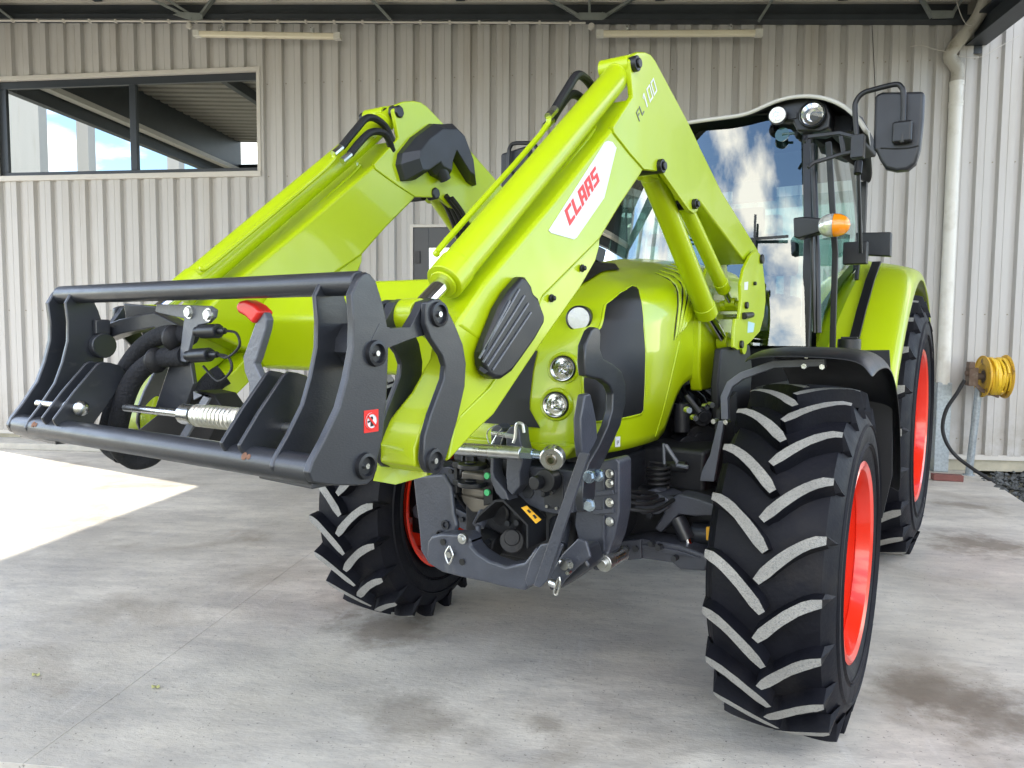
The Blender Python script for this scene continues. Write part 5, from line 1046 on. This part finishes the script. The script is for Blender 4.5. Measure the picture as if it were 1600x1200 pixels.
for sg in (1, -1):
    pod = [(0.4552,1.32,2.6635),(0.5034,1.32,2.7056),(0.6,1.32,2.7163),(0.695,1.32,2.6979),(0.749,1.32,2.6511),(0.7694,1.32,2.5908),(0.7654,1.32,2.5278),(0.7166,1.32,2.5153),(0.6059,1.32,2.5335),(0.5818,1.32,2.5858),(0.4739,1.32,2.5946)]
    s = MB(); s.extr([(sg*p[0], p[2]) for p in pod], 'y', 1.32, 1.50); pd = obj('lamp_pod', s, BLACK, cab, bev=.012, seg=3)
    q = Vector((0.6754,1.28,2.6048)); q.x *= sg; s = MB(); s.rev(q+Vector((0, .1, 0)), (sg*.12, -1, -.05), [(0, .062), (.09, .068), (.105, .062), (.09, .052), (.06, .05)], n=32); pl_ = obj('work_light', s, BLACK, pd)
    s = MB(); s.rev(q+Vector((0, .1, 0)), (sg*.12, -1, -.05), [(.055, .0), (.062, .03), (.098, .054)], n=28); obj('reflector', s, LEDW, pl_); s = MB(); s.rev(q+Vector((0, .1, 0)), (sg*.12, -1, -.05), [(.106, .0), (.104, .03), (.098, .054)], n=28); obj('lens', s, LENS, pl_)
    q = Vector((0.5149,1.26,2.6141)); q.x *= sg; s = MB(); s.rev(q+Vector((0, .05, 0)), (sg*.1, -1, 0), [(0, .03), (.02, .044), (.05, .046), (.052, .041)], n=28); s.box(*sorted((q.x, q.x+sg*.09)), 1.31, 1.33, q.z-.015, q.z+.015); l2 = obj('work_light', s, BLACK, cab)
    s = MB(); s.rev(q+Vector((0, .05, 0)), (sg*.1, -1, 0), [(.052, .041), (.056, .03), (.056, 0)], n=28); 
    obj('lens', s, mat('led_lens', (.9,.9,.86), .15, coat=.8), l2)
    s = MB()
    for k in range(7):
        a = 2*pi*k/6; rr2 = 0 if k == 6 else .023; s.cyl((q.x+rr2*cos(a), q.y+.0-.004, q.z+rr2*sin(a)), (q.x+rr2*cos(a), q.y-.012, q.z+rr2*sin(a)), .009, n=10)
    obj('led', s, LEDW, l2)
    # small round front mirror and side recess
    q = Vector((0.5369,1.3,2.5221)); q.x *= sg; s = MB(); s.rev(q, (0, -1, .1), [(0, .0), (0, .036), (-.012, .034), (-.02, 0)], n=24); s.tube([q, q+Vector((sg*.06, .01, .0))], .007); obj('blind_spot_mirror', s, mat('mirror_glass_dark', (.03,.07,.05), .05, coat=1), cab)
    s = MB(); s.extr([(1.42, 2.52), (1.45, 2.62), (1.7, 2.66), (2.2, 2.62), (2.2, 2.54)], 'x', sg*.74, sg*.86); obj('roof_side_recess', s, BLACKM, cab, bev=.01)
    # indicator on the pillar
    I_ = link('side_indicator', None, cab)
    a = Vector((0.6578,1.14,2.0064)); b = Vector((0.7897,1.1,2.0115)); c = Vector((0.8607,1.08,2.0041)); e = Vector((0.9203,1.08,2.006))
    for w_ in (a, b, c, e): w_.x *= sg
    s = MB(); s.extr([(sg*x, z) for x, z in [(0.6531,2.0574),(0.6959,2.0605),(0.7835,2.0477),(0.7994,2.0156),(0.7858,1.9792),(0.681,1.9543),(0.6592,1.962)]], 'y', 1.10, 1.19); ib = obj('indicator_arm', s, BLACK, I_, bev=.008)
    s = MB(); v = []; Kk = 14
    def lens(t0, t1, m):
        s = MB(); L0 = Vector((0.7763,1.08,2.007)); L1 = Vector((0.9233,1.08,2.0028)); L0.x *= sg; L1.x *= sg; dd = (L1-L0); ln = dd.length; dd.normalize()
        pr = [(ln*t, .056*(max(0, 1-abs(2*(t**.92)-1)**2.3))**.5) for t in [t0+(t1-t0)*k/12 for k in range(13)]]
        s.rev(L0, dd, pr, n=26); return obj('lens', s, m, I_)
    lens(0, .5, LENS if 0 else mat('clear_ribbed_lens', (.75,.76,.74), .18, coat=.8, metal=.5, var=.35, vscale=50)); lens(.51, 1, AMBER)
    # wing mirror on its tube
    Mr = link('wing_mirror', None, cab)
    Mr['label'] = 'black wing mirror high on the right of the photo' if sg > 0 else 'black wing mirror behind the loader arms'
    s = MB(); s.tube(mir([(0.9258,1.2,2.3421), (0.9038,1.2,2.5579), (0.9077,1.2,2.6088), (0.935,1.2,2.6407), (0.9824,1.2,2.6509), (1.0729,1.2,2.6596), (1.1006,1.2,2.6432), (1.113,1.2,2.6001), (1.1166,1.2,2.4378)], sg), .0125, n=12, sm=4); obj('mirror_tube', s, BLACK, Mr)
    s = MB(); pm = [(0.9846,2.6326),(1.0152,2.6428),(1.1964,2.6164),(1.1962,2.4867),(1.1882,2.3514),(1.1719,2.2877),(1.1404,2.2611),(1.0909,2.2604),(1.0429,2.2777),(1.0158,2.3235),(1.0003,2.3621),(0.9858,2.3699)]; s.extr([(sg*x, z) for x, z in pm], 'y', 1.225, 1.29); mh = obj('mirror_housing', s, GRAPH, Mr, bev=.022, seg=4)
    s = MB(); s.tube([(sg*x, 1.223, z) for x, z in [(1.0192,2.3761),(1.0861,2.3649),(1.1406,2.3611),(1.1832,2.3676)]], .003, n=6); obj('housing_seam', s, BLACK, mh)
    s = MB(); q = (1.1166,2.4378); s.box(*sorted((sg*(q[0]-.045), sg*(q[0]+.04))), 1.175, 1.226, q[1]-.055, q[1]+.045); s.cyl((sg*q[0], 1.185, q[1]-.06), (sg*q[0], 1.185, q[1]-.01), .012, n=10); obj('mirror_clamp', s, BLACK, Mr, bev=.014, seg=3)
    s = MB(); s.bar(mir([(0.6747,1.18,2.4401), (0.6878,1.2,2.4678), (0.8375,1.2,2.4665), (0.9196,1.2,2.4342)], sg), .02, .022, up=(0, 1, 0)); s.bar(mir([(0.6973,1.18,2.3118), (0.7226,1.2,2.3378), (0.8585,1.2,2.3654), (0.9219,1.2,2.37)], sg), .018, .02, up=(0, 1, 0)); s.bar(mir([(0.8438,1.2,2.4534), (0.8585,1.2,2.3654)], sg), .02, .018, up=(0,1,0))
    q = (0.9239,1.2,2.3941); s.box(*sorted((sg*(q[0]-.03), sg*(q[0]+.028))), 1.17, 1.23, q[2]-.06, q[2]+.05); obj('mirror_bracket', s, BLACK, Mr, bev=.004)
    s = MB(); s.tube(mir([(0.9264,1.2,2.3268), (0.9317,1.25,2.119), (0.9302,1.35,1.8941)], sg), .009, n=8); q = (0.9277,1.2,2.29); s.cyl((sg*q[0], 1.19, q[2]-.03), (sg*q[0], 1.21, q[2]+.03), .018, n=10); obj('grab_rod', s, BLACK, Mr)
    # small box behind the door
    s = MB(); s.extr([(sg*x, z) for x, z in [(0.8155,2.0617),(0.9975,2.0535),(0.9993,1.9187),(0.8673,1.9322),(0.8257,1.9668)]], 'y', 1.88, 1.94); s.box(*sorted((sg*.80, sg*.92)), 1.6, 1.66, 1.86, 1.98); obj('rear_lamp_box', s, BLACK, cab, bev=.006)
    s = MB(); q = (1.3021,1.4485); s.cyl((sg*.9, q[0], q[1]-.05), (sg*.9, q[0], q[1]+.012), .055, n=28); s.box(*sorted((sg*.86, sg*.94)), q[0]-.012, q[0]+.012, q[1]+.01, q[1]+.022); obj('fuel_cap', s, BLACK, cab, bev=.006)
    # rear mudguard
    G_ = link('rear_mudguard', None, T)
    oe = [(1.4321,1.1513),(1.4453,1.2648),(1.5628,1.3762),(1.7528,1.5449),(1.993,1.7176),(2.216,1.8327),(2.4882,1.8897)]; oe = oe+[(2.78, 1.84), (3.05, 1.74), (3.25, 1.55)]
    s = MB(); v = []
    for i, (y, z) in enumerate(oe):
        for x, dy, dz in ((.70, .02, .10), (.76, .0, .085), (.90, -.01, .06), (1.02, -.01, .035), (1.08, .0, .01), (1.10, .01, -.01), (1.103, .04, -.05)):
            k = min(1, i/5); v.append((sg*x, y+dy-(1-k)*dz*.5, z+dz*(.4+.6*k)-.0))
    s.add(v, [(i*7+j, i*7+j+1, (i+1)*7+j+1, (i+1)*7+j) for i in range(len(oe)-1) for j in range(6)]); o = obj('mudguard_shell', s, GREENH, G_, smooth=60)
    sb = o.modifiers.new('sub', 'SUBSURF'); sb.levels = 1; sb.render_levels = 2; so = o.modifiers.new('thick', 'SOLIDIFY'); so.thickness = .012
    s = MB(); s.extr([(1.30, 1.15), (1.43, 1.17), (1.8, 1.62), (2.05, 1.80), (2.4, 1.93), (2.9, 1.9), (2.9, 1.1), (1.4, 1.05)], 'x', sg*.68, sg*.70); obj('inner_panel', s, GREENH, G_, bev=.005)
    vt = [Vector((sg*.885, y+dy, z+dz)) for (y, z), dy, dz in ((oe[2], -.045, .055), (oe[3], -.02, .062), (oe[4], -.0, .072), (oe[5], .0, .078))]
    s = MB(); s.bar([q_+Vector((0, -.006, .006)) for q_ in vt], .05, .016, up=(0, -1, 1)); obj('vent_insert', s, MESHB, G_, bev=.004)

# ================================================================ front linkage
LK = bpy.data.objects.new('front_linkage', None); COL.objects.link(LK); LK.parent = T; LK['label'] = 'dark grey front linkage with folded lower arms under the bonnet nose'
# side bracket bolted to the frame
for sg in (1,):
    s = MB(); s.extr([(sg*x, z) for x, z in [(0.3606,1.0202),(0.4828,1.0571),(0.4973,1.0454),(0.5005,0.8742),(0.4831,0.7828),(0.4599,0.7209),(0.4678,0.6908),(0.4488,0.6604),(0.4068,0.6527),(0.3863,0.6764),(0.3473,0.7385),(0.3258,0.804),(0.3321,0.8965),(0.3436,0.9776)]], 'y', -.52, -.42); br = obj('side_bracket', s, GREYM, LK, bev=.008, seg=3)
    s = MB()
    for q, r_ in zip([(0.4646,-0.525,1.0031),(0.4652,-0.525,0.97),(0.4664,-0.525,0.9037),(0.4676,-0.525,0.8372)], (.0115,)*4): s.cyl((sg*q[0], q[1], q[2]), (sg*q[0], q[1]-.012, q[2]), r_, n=6); s.cyl((sg*q[0], q[1], q[2]), (sg*q[0], q[1]-.004, q[2]), r_*1.35, n=14)
    obj('bolt', s, ZINC, br)
    s = MB()
    for a_, b_ in zip([(0.4426,-0.525,1.0117),(0.4443,-0.525,0.9164),(0.4454,-0.525,0.8563),(0.4859,-0.525,1.0164)], [(0.4438,-0.525,0.9453),(0.445,-0.525,0.8786),(0.4475,-0.525,0.7335),(0.4874,-0.525,0.9396)]): s.bar([(sg*a_[0], a_[1], a_[2]), (sg*b_[0], b_[1], b_[2])], .008, .012, up=(0,1,0))
    for a_, b_ in zip([(0.4048,-0.525,0.9248),(0.4059,-0.525,0.862)], [(0.4825,-0.525,0.9434),(0.4837,-0.525,0.8795)]): s.bar([(sg*a_[0], a_[1], a_[2]), (sg*b_[0], b_[1], b_[2])], .016, .02, up=(0,1,0))
    obj('rib', s, GREYM, br, bev=.002)
    s = MB(); q = (0.4557,-0.54,0.6938); s.cyl((sg*q[0], -.40, q[2]), (sg*q[0], -.545, q[2]), .030, n=20); s.cyl((sg*q[0], -.545, q[2]), (sg*q[0], -.56, q[2]), .016, n=16); obj('pivot_pin', s, ZINC, br, bev=.003)
s = MB(); s.extr([(0.0741,1.0099),(0.0966,1.0027),(0.354,1.0044),(0.3548,0.9482),(0.3436,0.8563),(0.2924,0.8424),(0.2453,0.8427),(0.2133,0.8452),(0.1174,0.8724),(0.1088,0.8951),(0.108,0.9779)], 'y', -.56, -.44); fp = obj('centre_casting', s, GREYM, LK, bev=.012, seg=3)
s = MB(); s.extr([(0.1353,0.9682),(0.1461,0.9834),(0.1678,0.9858),(0.1814,0.9734),(0.1822,0.9039),(0.1716,0.8863),(0.1471,0.8832),(0.136,0.8958)], 'y', -.566, -.56); s.extr([(0.2267,0.9784),(0.2423,0.9938),(0.2891,0.9989),(0.3047,0.9826),(0.3062,0.8742),(0.2909,0.8653),(0.244,0.8589),(0.228,0.8729)], 'y', -.566, -.56); obj('cover_plate', s, GREY, fp, bev=.002)
s = MB()
for q in [(0.1579,-0.57,0.932),(0.2619,-0.57,0.9194),(0.2442,-0.57,0.8691),(0.2834,-0.57,0.8675)]: s.cyl(q, Vector(q)+Vector((0,-.006,0)), .0055, n=10)
obj('screw', s, ZINC, fp)
s = MB(); q = Vector((0.2671,-0.58,0.9716)); s.cyl(q, q+Vector((0,-.05,0)), .040, n=28); s.cyl(q+Vector((-.02,-.05,-.005)), q+Vector((-.025,-.08,-.006)), .024, n=20); s.box(q.x-.02, q.x-.005, q.y-.04, q.y, q.z-.06, q.z); obj('socket_cap', s, BLACK, fp, bev=.004)
# top link bracket: two uprights with clevis
for k, (a, pl_) in enumerate(((0, "766,671 776,663 788,672 789,690 780,700 772,712 768,735 770,745 788,770 795,782 790,790 776,776 766,748 765,700"), (1, "790,676 800,664 812,670 818,690 824,700 832,716 815,725 812,740 800,752 795,772 790,752 790,720"))):
    s = MB(); s.extr(PY(-.60,pl_) if 0 else ([(0.0457,1.1342),(0.0596,1.149),(0.0789,1.1551),(0.0955,1.1449),(0.0958,1.0947),(0.0796,1.0657),(0.0631,1.0412),(0.058,0.9805),(0.0637,0.9626),(0.1137,0.9178),(0.1276,0.8851),(0.1086,0.8757),(0.0696,0.9077),(0.047,0.9514),(0.0439,0.986),(0.049,1.056)] if k == 0 else [(0.112,1.128),(0.1281,1.1496),(0.1548,1.1584),(0.1683,1.1459),(0.174,1.1015),(0.1877,1.0622),(0.1828,1.0235),(0.1724,0.993),(0.1729,0.9433),(0.141,0.9052),(0.1191,0.9253),(0.1132,0.9774),(0.1154,1.0394)]), 'y', -.64, -.575); obj('top_link_bracket', s, GREYM, LK, bev=.006)
s = MB(); s.extr([(0.1343,1.1438),(0.1452,1.1355),(0.1674,1.0734),(0.1627,1.0042),(0.1439,0.9908),(0.1404,1.0709)], 'y', -.62, -.56); obj('bracket_web', s, DARK, LK, bev=.004)
s = MB(); a = Vector((0.05,-0.63,1.1219)); b = Vector((0.1487,-0.63,1.1162)); s.cyl(a, b, .013, n=14); obj('clevis_pin', s, ZINC, LK)
s = MB(); a = Vector((0.1867,-0.7,1.1052)); s.tube([(0.171,-0.68,1.1014), (0.1787,-0.68,1.1221), (0.181,-0.68,1.1555), (0.1861,-0.68,1.1691), (0.1991,-0.68,1.1723), (0.2096,-0.68,1.1664), (0.215,-0.68,1.1405)], .0052, n=8, sm=4); obj('hook_clip', s, mat('pale_wire', (.75,.75,.70), .3, metal=.6), LK)
s = MB(); s.tube([(0.0913,-0.67,1.1567), (0.0585,-0.67,1.136), (0.0531,-0.67,1.1082), (0.0727,-0.67,1.0803), (0.0943,-0.67,1.1207), (0.1158,-0.67,1.145)], .0022, n=6, sm=4); s.tube([(0.0796,-0.68,1.0889), (0.1012,-0.68,1.1224), (0.1308,-0.68,1.1271), (0.1177,-0.68,1.0878)], .0024, n=6); obj('lynch_clip', s, ZINC, LK)
# silver top link lying across
tA, tB, tC = Vector((-0.0213,-0.74,1.0713)), Vector((0.2764,-0.74,1.0816)), Vector((0.3597,-0.74,1.0832)); d = (tB-tA).normalized()
TL = link('top_link', None, LK)
s = MB(); s.cyl(tA-d*.05, tB-d*.03, .0225, n=24); obj('sleeve', s, ZINC, TL, bev=.003)
s = MB(); s.cyl(tB-d*.035, tB+d*.015, .020, n=6); s.cyl(tB+d*.01, tC-d*.02, .015, n=16); obj('lock_nut', s, mat('blued_zinc', (.45,.55,.68), .25, metal=1), TL)
s = MB(); e_ = tC+Vector((.01, -.01, -.004)); ax_ = Vector((.25, -1, -.25)).normalized(); s.rev(e_-ax_*.018, ax_, [(0, .036), (.004, .040), (.032, .040), (.036, .036), (.036, .020), (0, .020)], n=28, close=True); obj('eye', s, ZINC, TL)
s = MB(); s.rev(e_-ax_*.026, ax_, [(0, .011), (0, .017), (.012, .021), (.040, .021), (.052, .017), (.052, .011)], n=24, close=True); obj('ball', s, mat('brassy_ball', (.42,.38,.32), .3, metal=1), TL)
# hydraulic couplers with flap lids and green caps, left of centre
CP = link('hydraulic_coupler', None, LK)
for z_px in (0, 1):
    q = Vector((-0.0919,-0.56,0.9422)) if z_px == 0 else Vector((-0.0916,-0.56,0.8835))
    s = MB(); s.box(q.x-.055, q.x+.055, -.56, -.50, q.z-.028, q.z+.010); obj('coupler_body', s, mat('tan_casting', (.20,.18,.15), .5, metal=.5, var=.2) if z_px == 0 else bpy.data.materials['tan_casting'], CP, bev=.012)
    q = Vector((-0.0626,-0.6,0.9829)) if z_px == 0 else Vector((-0.0623,-0.6,0.9156))
    s = MB(); s.cyl(q+Vector((0,0,-.006)), q+Vector((0,0,.012)), .056, n=32); s.cyl(q+Vector((0,-.01,.012)), q+Vector((0,-.01,.02)), .022, n=20); s.box(q.x-.085, q.x-.045, q.y-.012, q.y+.02, q.z-.012, q.z+.012); obj('coupler_lid', s, BLACK, CP, bev=.004)
    q = Vector((-0.0003,-0.585,0.9539)) if z_px == 0 else Vector((0.0001,-0.585,0.8918))
    s = MB(); s.cyl(q, q+Vector((0,-.012,0)), .0125, n=18); obj('indicator_cap', s, GLOWG, CP, bev=.002)
s = MB(); s.extr([(-0.0286,0.9845),(0.0034,0.9831),(0.0123,0.9482),(0.0159,0.8504),(-0.0277,0.835)], 'y', -.578, -.55); s.bar([(-0.1344,-0.6,0.9924), (-0.134,-0.6,0.8754)], .014, .02, up=(0,1,0)); obj('coupler_carrier', s, BLACK, CP, bev=.003)
s = MB(); s.extr([(-0.1477,0.8599),(-0.0097,0.853),(-0.0037,0.8344),(-0.0477,0.804),(-0.0925,0.7978),(-0.1353,0.8317)], 'y', -.56, -.50); obj('coupler_foot', s, bpy.data.materials['tan_casting'], CP, bev=.006)
# upright side arm on the left and its lower casting
s = MB(); s.extr([(-0.3294,0.922),(-0.1771,0.9488),(-0.1402,0.8991),(-0.1277,0.8027),(-0.1094,0.7564),(-0.1274,0.7144),(-0.1765,0.6719),(-0.2076,0.5765),(-0.252,0.5888),(-0.2907,0.6329),(-0.2971,0.7031),(-0.3165,0.8273)], 'y', -.63, -.605); sa = obj('upright_arm', s, GREYM, LK, bev=.012, seg=3)
s = MB(); q = Vector((-0.1613,-0.635,0.7561)); s.rev(q, (0,-1,0), [(0,.018),(.004,.018),(.004,.011),(-.02,.010)], n=20); q2 = Vector((-0.185,-0.64,0.7192)); s.rev(q2, (0,-1,0), [(0,.014),(.004,.014),(.004,.010),(-.02,.009)], n=16); obj('arm_bore', s, DARK, sa)
s = MB(); s.extr([(-0.1966,0.7022),(-0.1781,0.7247),(-0.1294,0.7419),(-0.0259,0.7554),(0.0029,0.7433),(0.0031,0.7198),(0.0345,0.6967),(0.0879,0.6778),(0.1563,0.6713),(0.2304,0.6957),(0.256,0.7294),(0.2763,0.7595),(0.287,0.7168),(0.257,0.6442),(0.2367,0.5974),(0.157,0.5933),(0.0606,0.5958),(-0.0398,0.5935),(-0.129,0.5964),(-0.178,0.6121),(-0.2028,0.6422)], 'y', -.70, -.62); ll = obj('lower_cross_arm', s, GREYM, LK, bev=.014, seg=3)
for q, r_, m_ in zip([(-0.1176,-0.705,0.7131),(-0.0294,-0.705,0.6546)], (.012, .012), (BLACKD, BLACKD)):
    s = MB(); s.cyl(q, Vector(q)+Vector((0,-.002,0)), r_, n=20); obj('bore', s, m_, ll)
s = MB(); q = Vector((-0.0211,-0.705,0.7427)); s.cyl(q, q+Vector((0,-.014,0)), .019, n=24); s.cyl(q+Vector((0,-.014,0)), q+Vector((0,-.020,0)), .012, n=6); obj('bolt', s, ZINC, ll, bev=.002)
s = MB(); q = Vector((-0.078,-0.71,0.6757)); s.cyl(q, q+Vector((0,-.012,0)), .011, n=16); s.tube([q+Vector((-.0,-.006,.032)), q+Vector((-.016,-.008,.006)), q+Vector((-.014,-.01,-.012)), q+Vector((0,-.01,-.034)), q+Vector((.014,-.01,-.012)), q+Vector((.016,-.008,.006)), q+Vector((0,-.006,.032))], .0035, n=6, sm=3); obj('lynch_pin', s, ZINC, ll)
# gearbox and PTO area behind: dark lumps, hood plate with yellow label
s = MB(); s.box(-.20, .30, -.46, -.36, .62, 1.0); s.cyl((.0, -.50, .80), (.0, -.40, .80), .085, n=26); s.cyl((.0, -.52, .80), (.0, -.50, .80), .045, n=24); s.cyl((.09, -.50, .90), (.09, -.45, .90), .03, n=16); s.cyl((-.13, -.48, .68), (-.02, -.48, .66), .05, n=16); obj('pto_housing', s, DARK, LK, bev=.01)
s = MB(); 
for q in [(0.0919,-0.53,0.8194),(0.095,-0.53,0.7815),(-0.0344,-0.53,0.6886),(0.0553,-0.53,0.7733)]: s.cyl(q, Vector(q)+Vector((0,-.012,0)), .011, n=12)
obj('pto_bolt', s, GREY, LK)
s = MB(); s.cyl((0.0833,-0.55,0.7145), (0.0702,-0.53,0.7078), .045, n=28); s.cyl((0.0865,-0.555,0.7281), (0.0701,-0.53,0.7199), .03, n=20); obj('pto_stub', s, DARK, LK, bev=.004)
s = MB(); s.bar([(-0.0089,-0.6,0.7905), (0.0111,-0.6,0.822), (0.0815,-0.6,0.8834), (0.1175,-0.6,0.8881), (0.2181,-0.6,0.8164), (0.2191,-0.6,0.7362)], .008, .12, up=(0,1,0)); ph = obj('pto_guard', s, BLACKM, LK)
s = MB(); s.extr([(0.1976,0.8764),(0.2185,0.8859),(0.2783,0.8453),(0.258,0.829)], 'y', -.668, -.664); yl = obj('yellow_label', s, YELD, LK)
s = MB(); s.extr([(0.2218,0.8717),(0.2296,0.875),(0.24,0.8675),(0.2323,0.862)], 'y', -.670, -.6685); s.extr([(0.2453,0.8571),(0.253,0.8604),(0.2634,0.8508),(0.2557,0.8453)], 'y', -.670, -.6685); obj('label_symbol', s, BLACKD, yl)
s = MB(); s.cyl((-0.0346,-0.56,0.8078), (-0.035,-0.6,0.7626), .022, .024, n=16); s.cyl((-0.035,-0.6,0.7626), (-0.0173,-0.62,0.7216), .010, n=10); obj('lift_ram', s, GREYM, LK, bev=.003)
# lower arm end on the right: folded towards the camera
s = MB()
for y0, y1, pts_ in ((-.80, -.785, [(0.3559,0.6871),(0.3367,0.6687),(0.3074,0.6545),(0.2973,0.6761),(0.3163,0.7434),(0.3545,0.8025),(0.4066,0.8214),(0.4393,0.8163),(0.4122,0.7498),(0.3894,0.6914)]), (-.70, -.685, [(0.351,0.6305),(0.331,0.6398),(0.3355,0.6779),(0.3788,0.7508),(0.4379,0.8141),(0.4686,0.8084),(0.4857,0.7584),(0.4394,0.7184),(0.3922,0.6667),(0.3707,0.6343)])):
    s.extr(pts_, 'y', y0, y1)
la = obj('lower_arm', s, GREYM, LK, bev=.006)
s = MB(); s.extr([(0.3032,0.682),(0.3777,0.7621),(0.4388,0.772),(0.4515,0.7303),(0.4639,0.7105),(0.3796,0.6397),(0.3298,0.6009),(0.3043,0.6027)], 'y', -.66, -.54); obj('lower_arm', s, GREY, LK, bev=.02, seg=3)
s = MB(); q = Vector((0.4152,-0.72,0.7325)); s.cyl(q, q+Vector((0,-.03,0)), .016, n=16); s.cyl(q+Vector((-.025,0,0)), q+Vector((.02,-.02,0)), .011, n=12); q = Vector((0.4228,-0.72,0.7062)); s.cyl(q, q+Vector((0,-.02,0)), .007, n=10); obj('bolt', s, ZINC, la)
s = MB(); q = Vector((0.373,-0.72,0.6562)); s.cyl(q+Vector((-.02,0,0)), q+Vector((.008,-.01,.0)), .014, n=14); s.tube([q+Vector((.02,-.02,.03)), q+Vector((.008,-.02,0)), q+Vector((.002,-.02,-.028)), q+Vector((.014,-.02,-.026)), q+Vector((.024,-.02,.01)), q+Vector((.02,-.02,.032))], .0035, n=6, sm=3); obj('linch_pin', s, ZINC, la)
s = MB(); s.cyl((0.2571,-0.5,0.8013), (0.2961,-0.58,0.7327), .040, .034, n=20); s.cyl((0.2961,-0.58,0.7327), (0.3094,-0.62,0.7062), .018, n=12); obj('lift_ram', s, GREY, LK, bev=.004)
# shadowy clutter between bonnet and axle, plus extra hoses round the linkage
s = MB()
for k in range(9):
    x = -.22+.055*k; s.tube([(x, -.44, 1.02-.01*k), (x+.03, -.50, .93), (x-.02+.01*(k % 3), -.47, .84), (x+.04, -.43, .74)], .007+.003*(k % 2), n=7, sm=4)
obj('linkage_hose', s, HOSE, LK)
s = MB()
for k in range(4): s.tube([(.36+.02*k, -.40, .95-.03*k), (.44+.03*k, -.30, .90-.02*k), (.50+.02*k, -.12, .86), (.62, -.02, .78+.02*k)], .008, n=7, sm=4)
obj('axle_hose', s, HOSE, LK)
s = MB()
for x, y, z in ((.50,-.22,.70),(.53,-.22,.69),(.36,-.27,.69),(.60,-.24,.665),(.33,-.27,.665)): s.cyl((x, y, z), (x, y-.03, z), .012, n=6)
obj('axle_bolt', s, GREY, LK)
# strap and folded hook arms
s = MB(); s.extr([(-0.6569,1.281),(-0.6167,1.2826),(-0.5974,1.2471),(-0.5725,1.191),(-0.5558,1.1128),(-0.5447,1.0631),(-0.6641,1.0705),(-0.6789,1.1273),(-0.6853,1.2014)], 'x', .405, .435); hk = obj('folded_hook', s, GREYM, LK, bev=.008, seg=3)
s = MB(); s.extr([(0.4994,1.1167),(0.5325,1.1159),(0.3904,0.6964),(0.3622,0.6659),(0.338,0.6675)], 'y', -.812, -.80); obj('strap', s, GREYM, LK, bev=.003)
s = MB(); s.extr([(-0.6566,1.4901),(-0.6301,1.5007),(-0.598,1.4968),(-0.5881,1.4778),(-0.5911,1.4291),(-0.5667,1.3966),(-0.4936,1.3772),(-0.4216,1.3479),(-0.3884,1.3011),(-0.3856,1.2324),(-0.4245,1.156),(-0.5027,1.0861),(-0.5593,1.0385),(-0.605,1.0018),(-0.6122,0.9381),(-0.6383,0.8933),(-0.6919,0.8996),(-0.7062,0.9444),(-0.6993,1.0061),(-0.6613,1.0594),(-0.5899,1.1078),(-0.5252,1.166),(-0.4927,1.2183),(-0.4898,1.2734),(-0.5154,1.3013),(-0.5784,1.3263),(-0.6518,1.3361),(-0.6917,1.3442),(-0.7016,1.3898),(-0.6988,1.4409)], 'x', .425, .455); obj('folded_hook', s, GREY, LK, bev=.007, seg=3)
s = MB()
for q in ((0.46,-0.6712,1.0165), (0.46,-0.6071,1.0108), (0.46,-0.6683,0.9231)): s.cyl(q, Vector(q)+Vector((.006,-.022,0)), .0165, n=6); s.cyl(Vector(q)+Vector((.004,.0,0)), Vector(q)+Vector((.006,-.01,0)), .021, n=18)
obj('bolt', s, bpy.data.materials['blued_zinc'], LK)

# keep the tree to thing > part > sub-part: anything deeper hangs from the part instead
for o in list(scene.objects):
    chain = []; p = o.parent
    while p: chain.append(p); p = p.parent
    if len(chain) >= 3: o.parent = chain[-2]
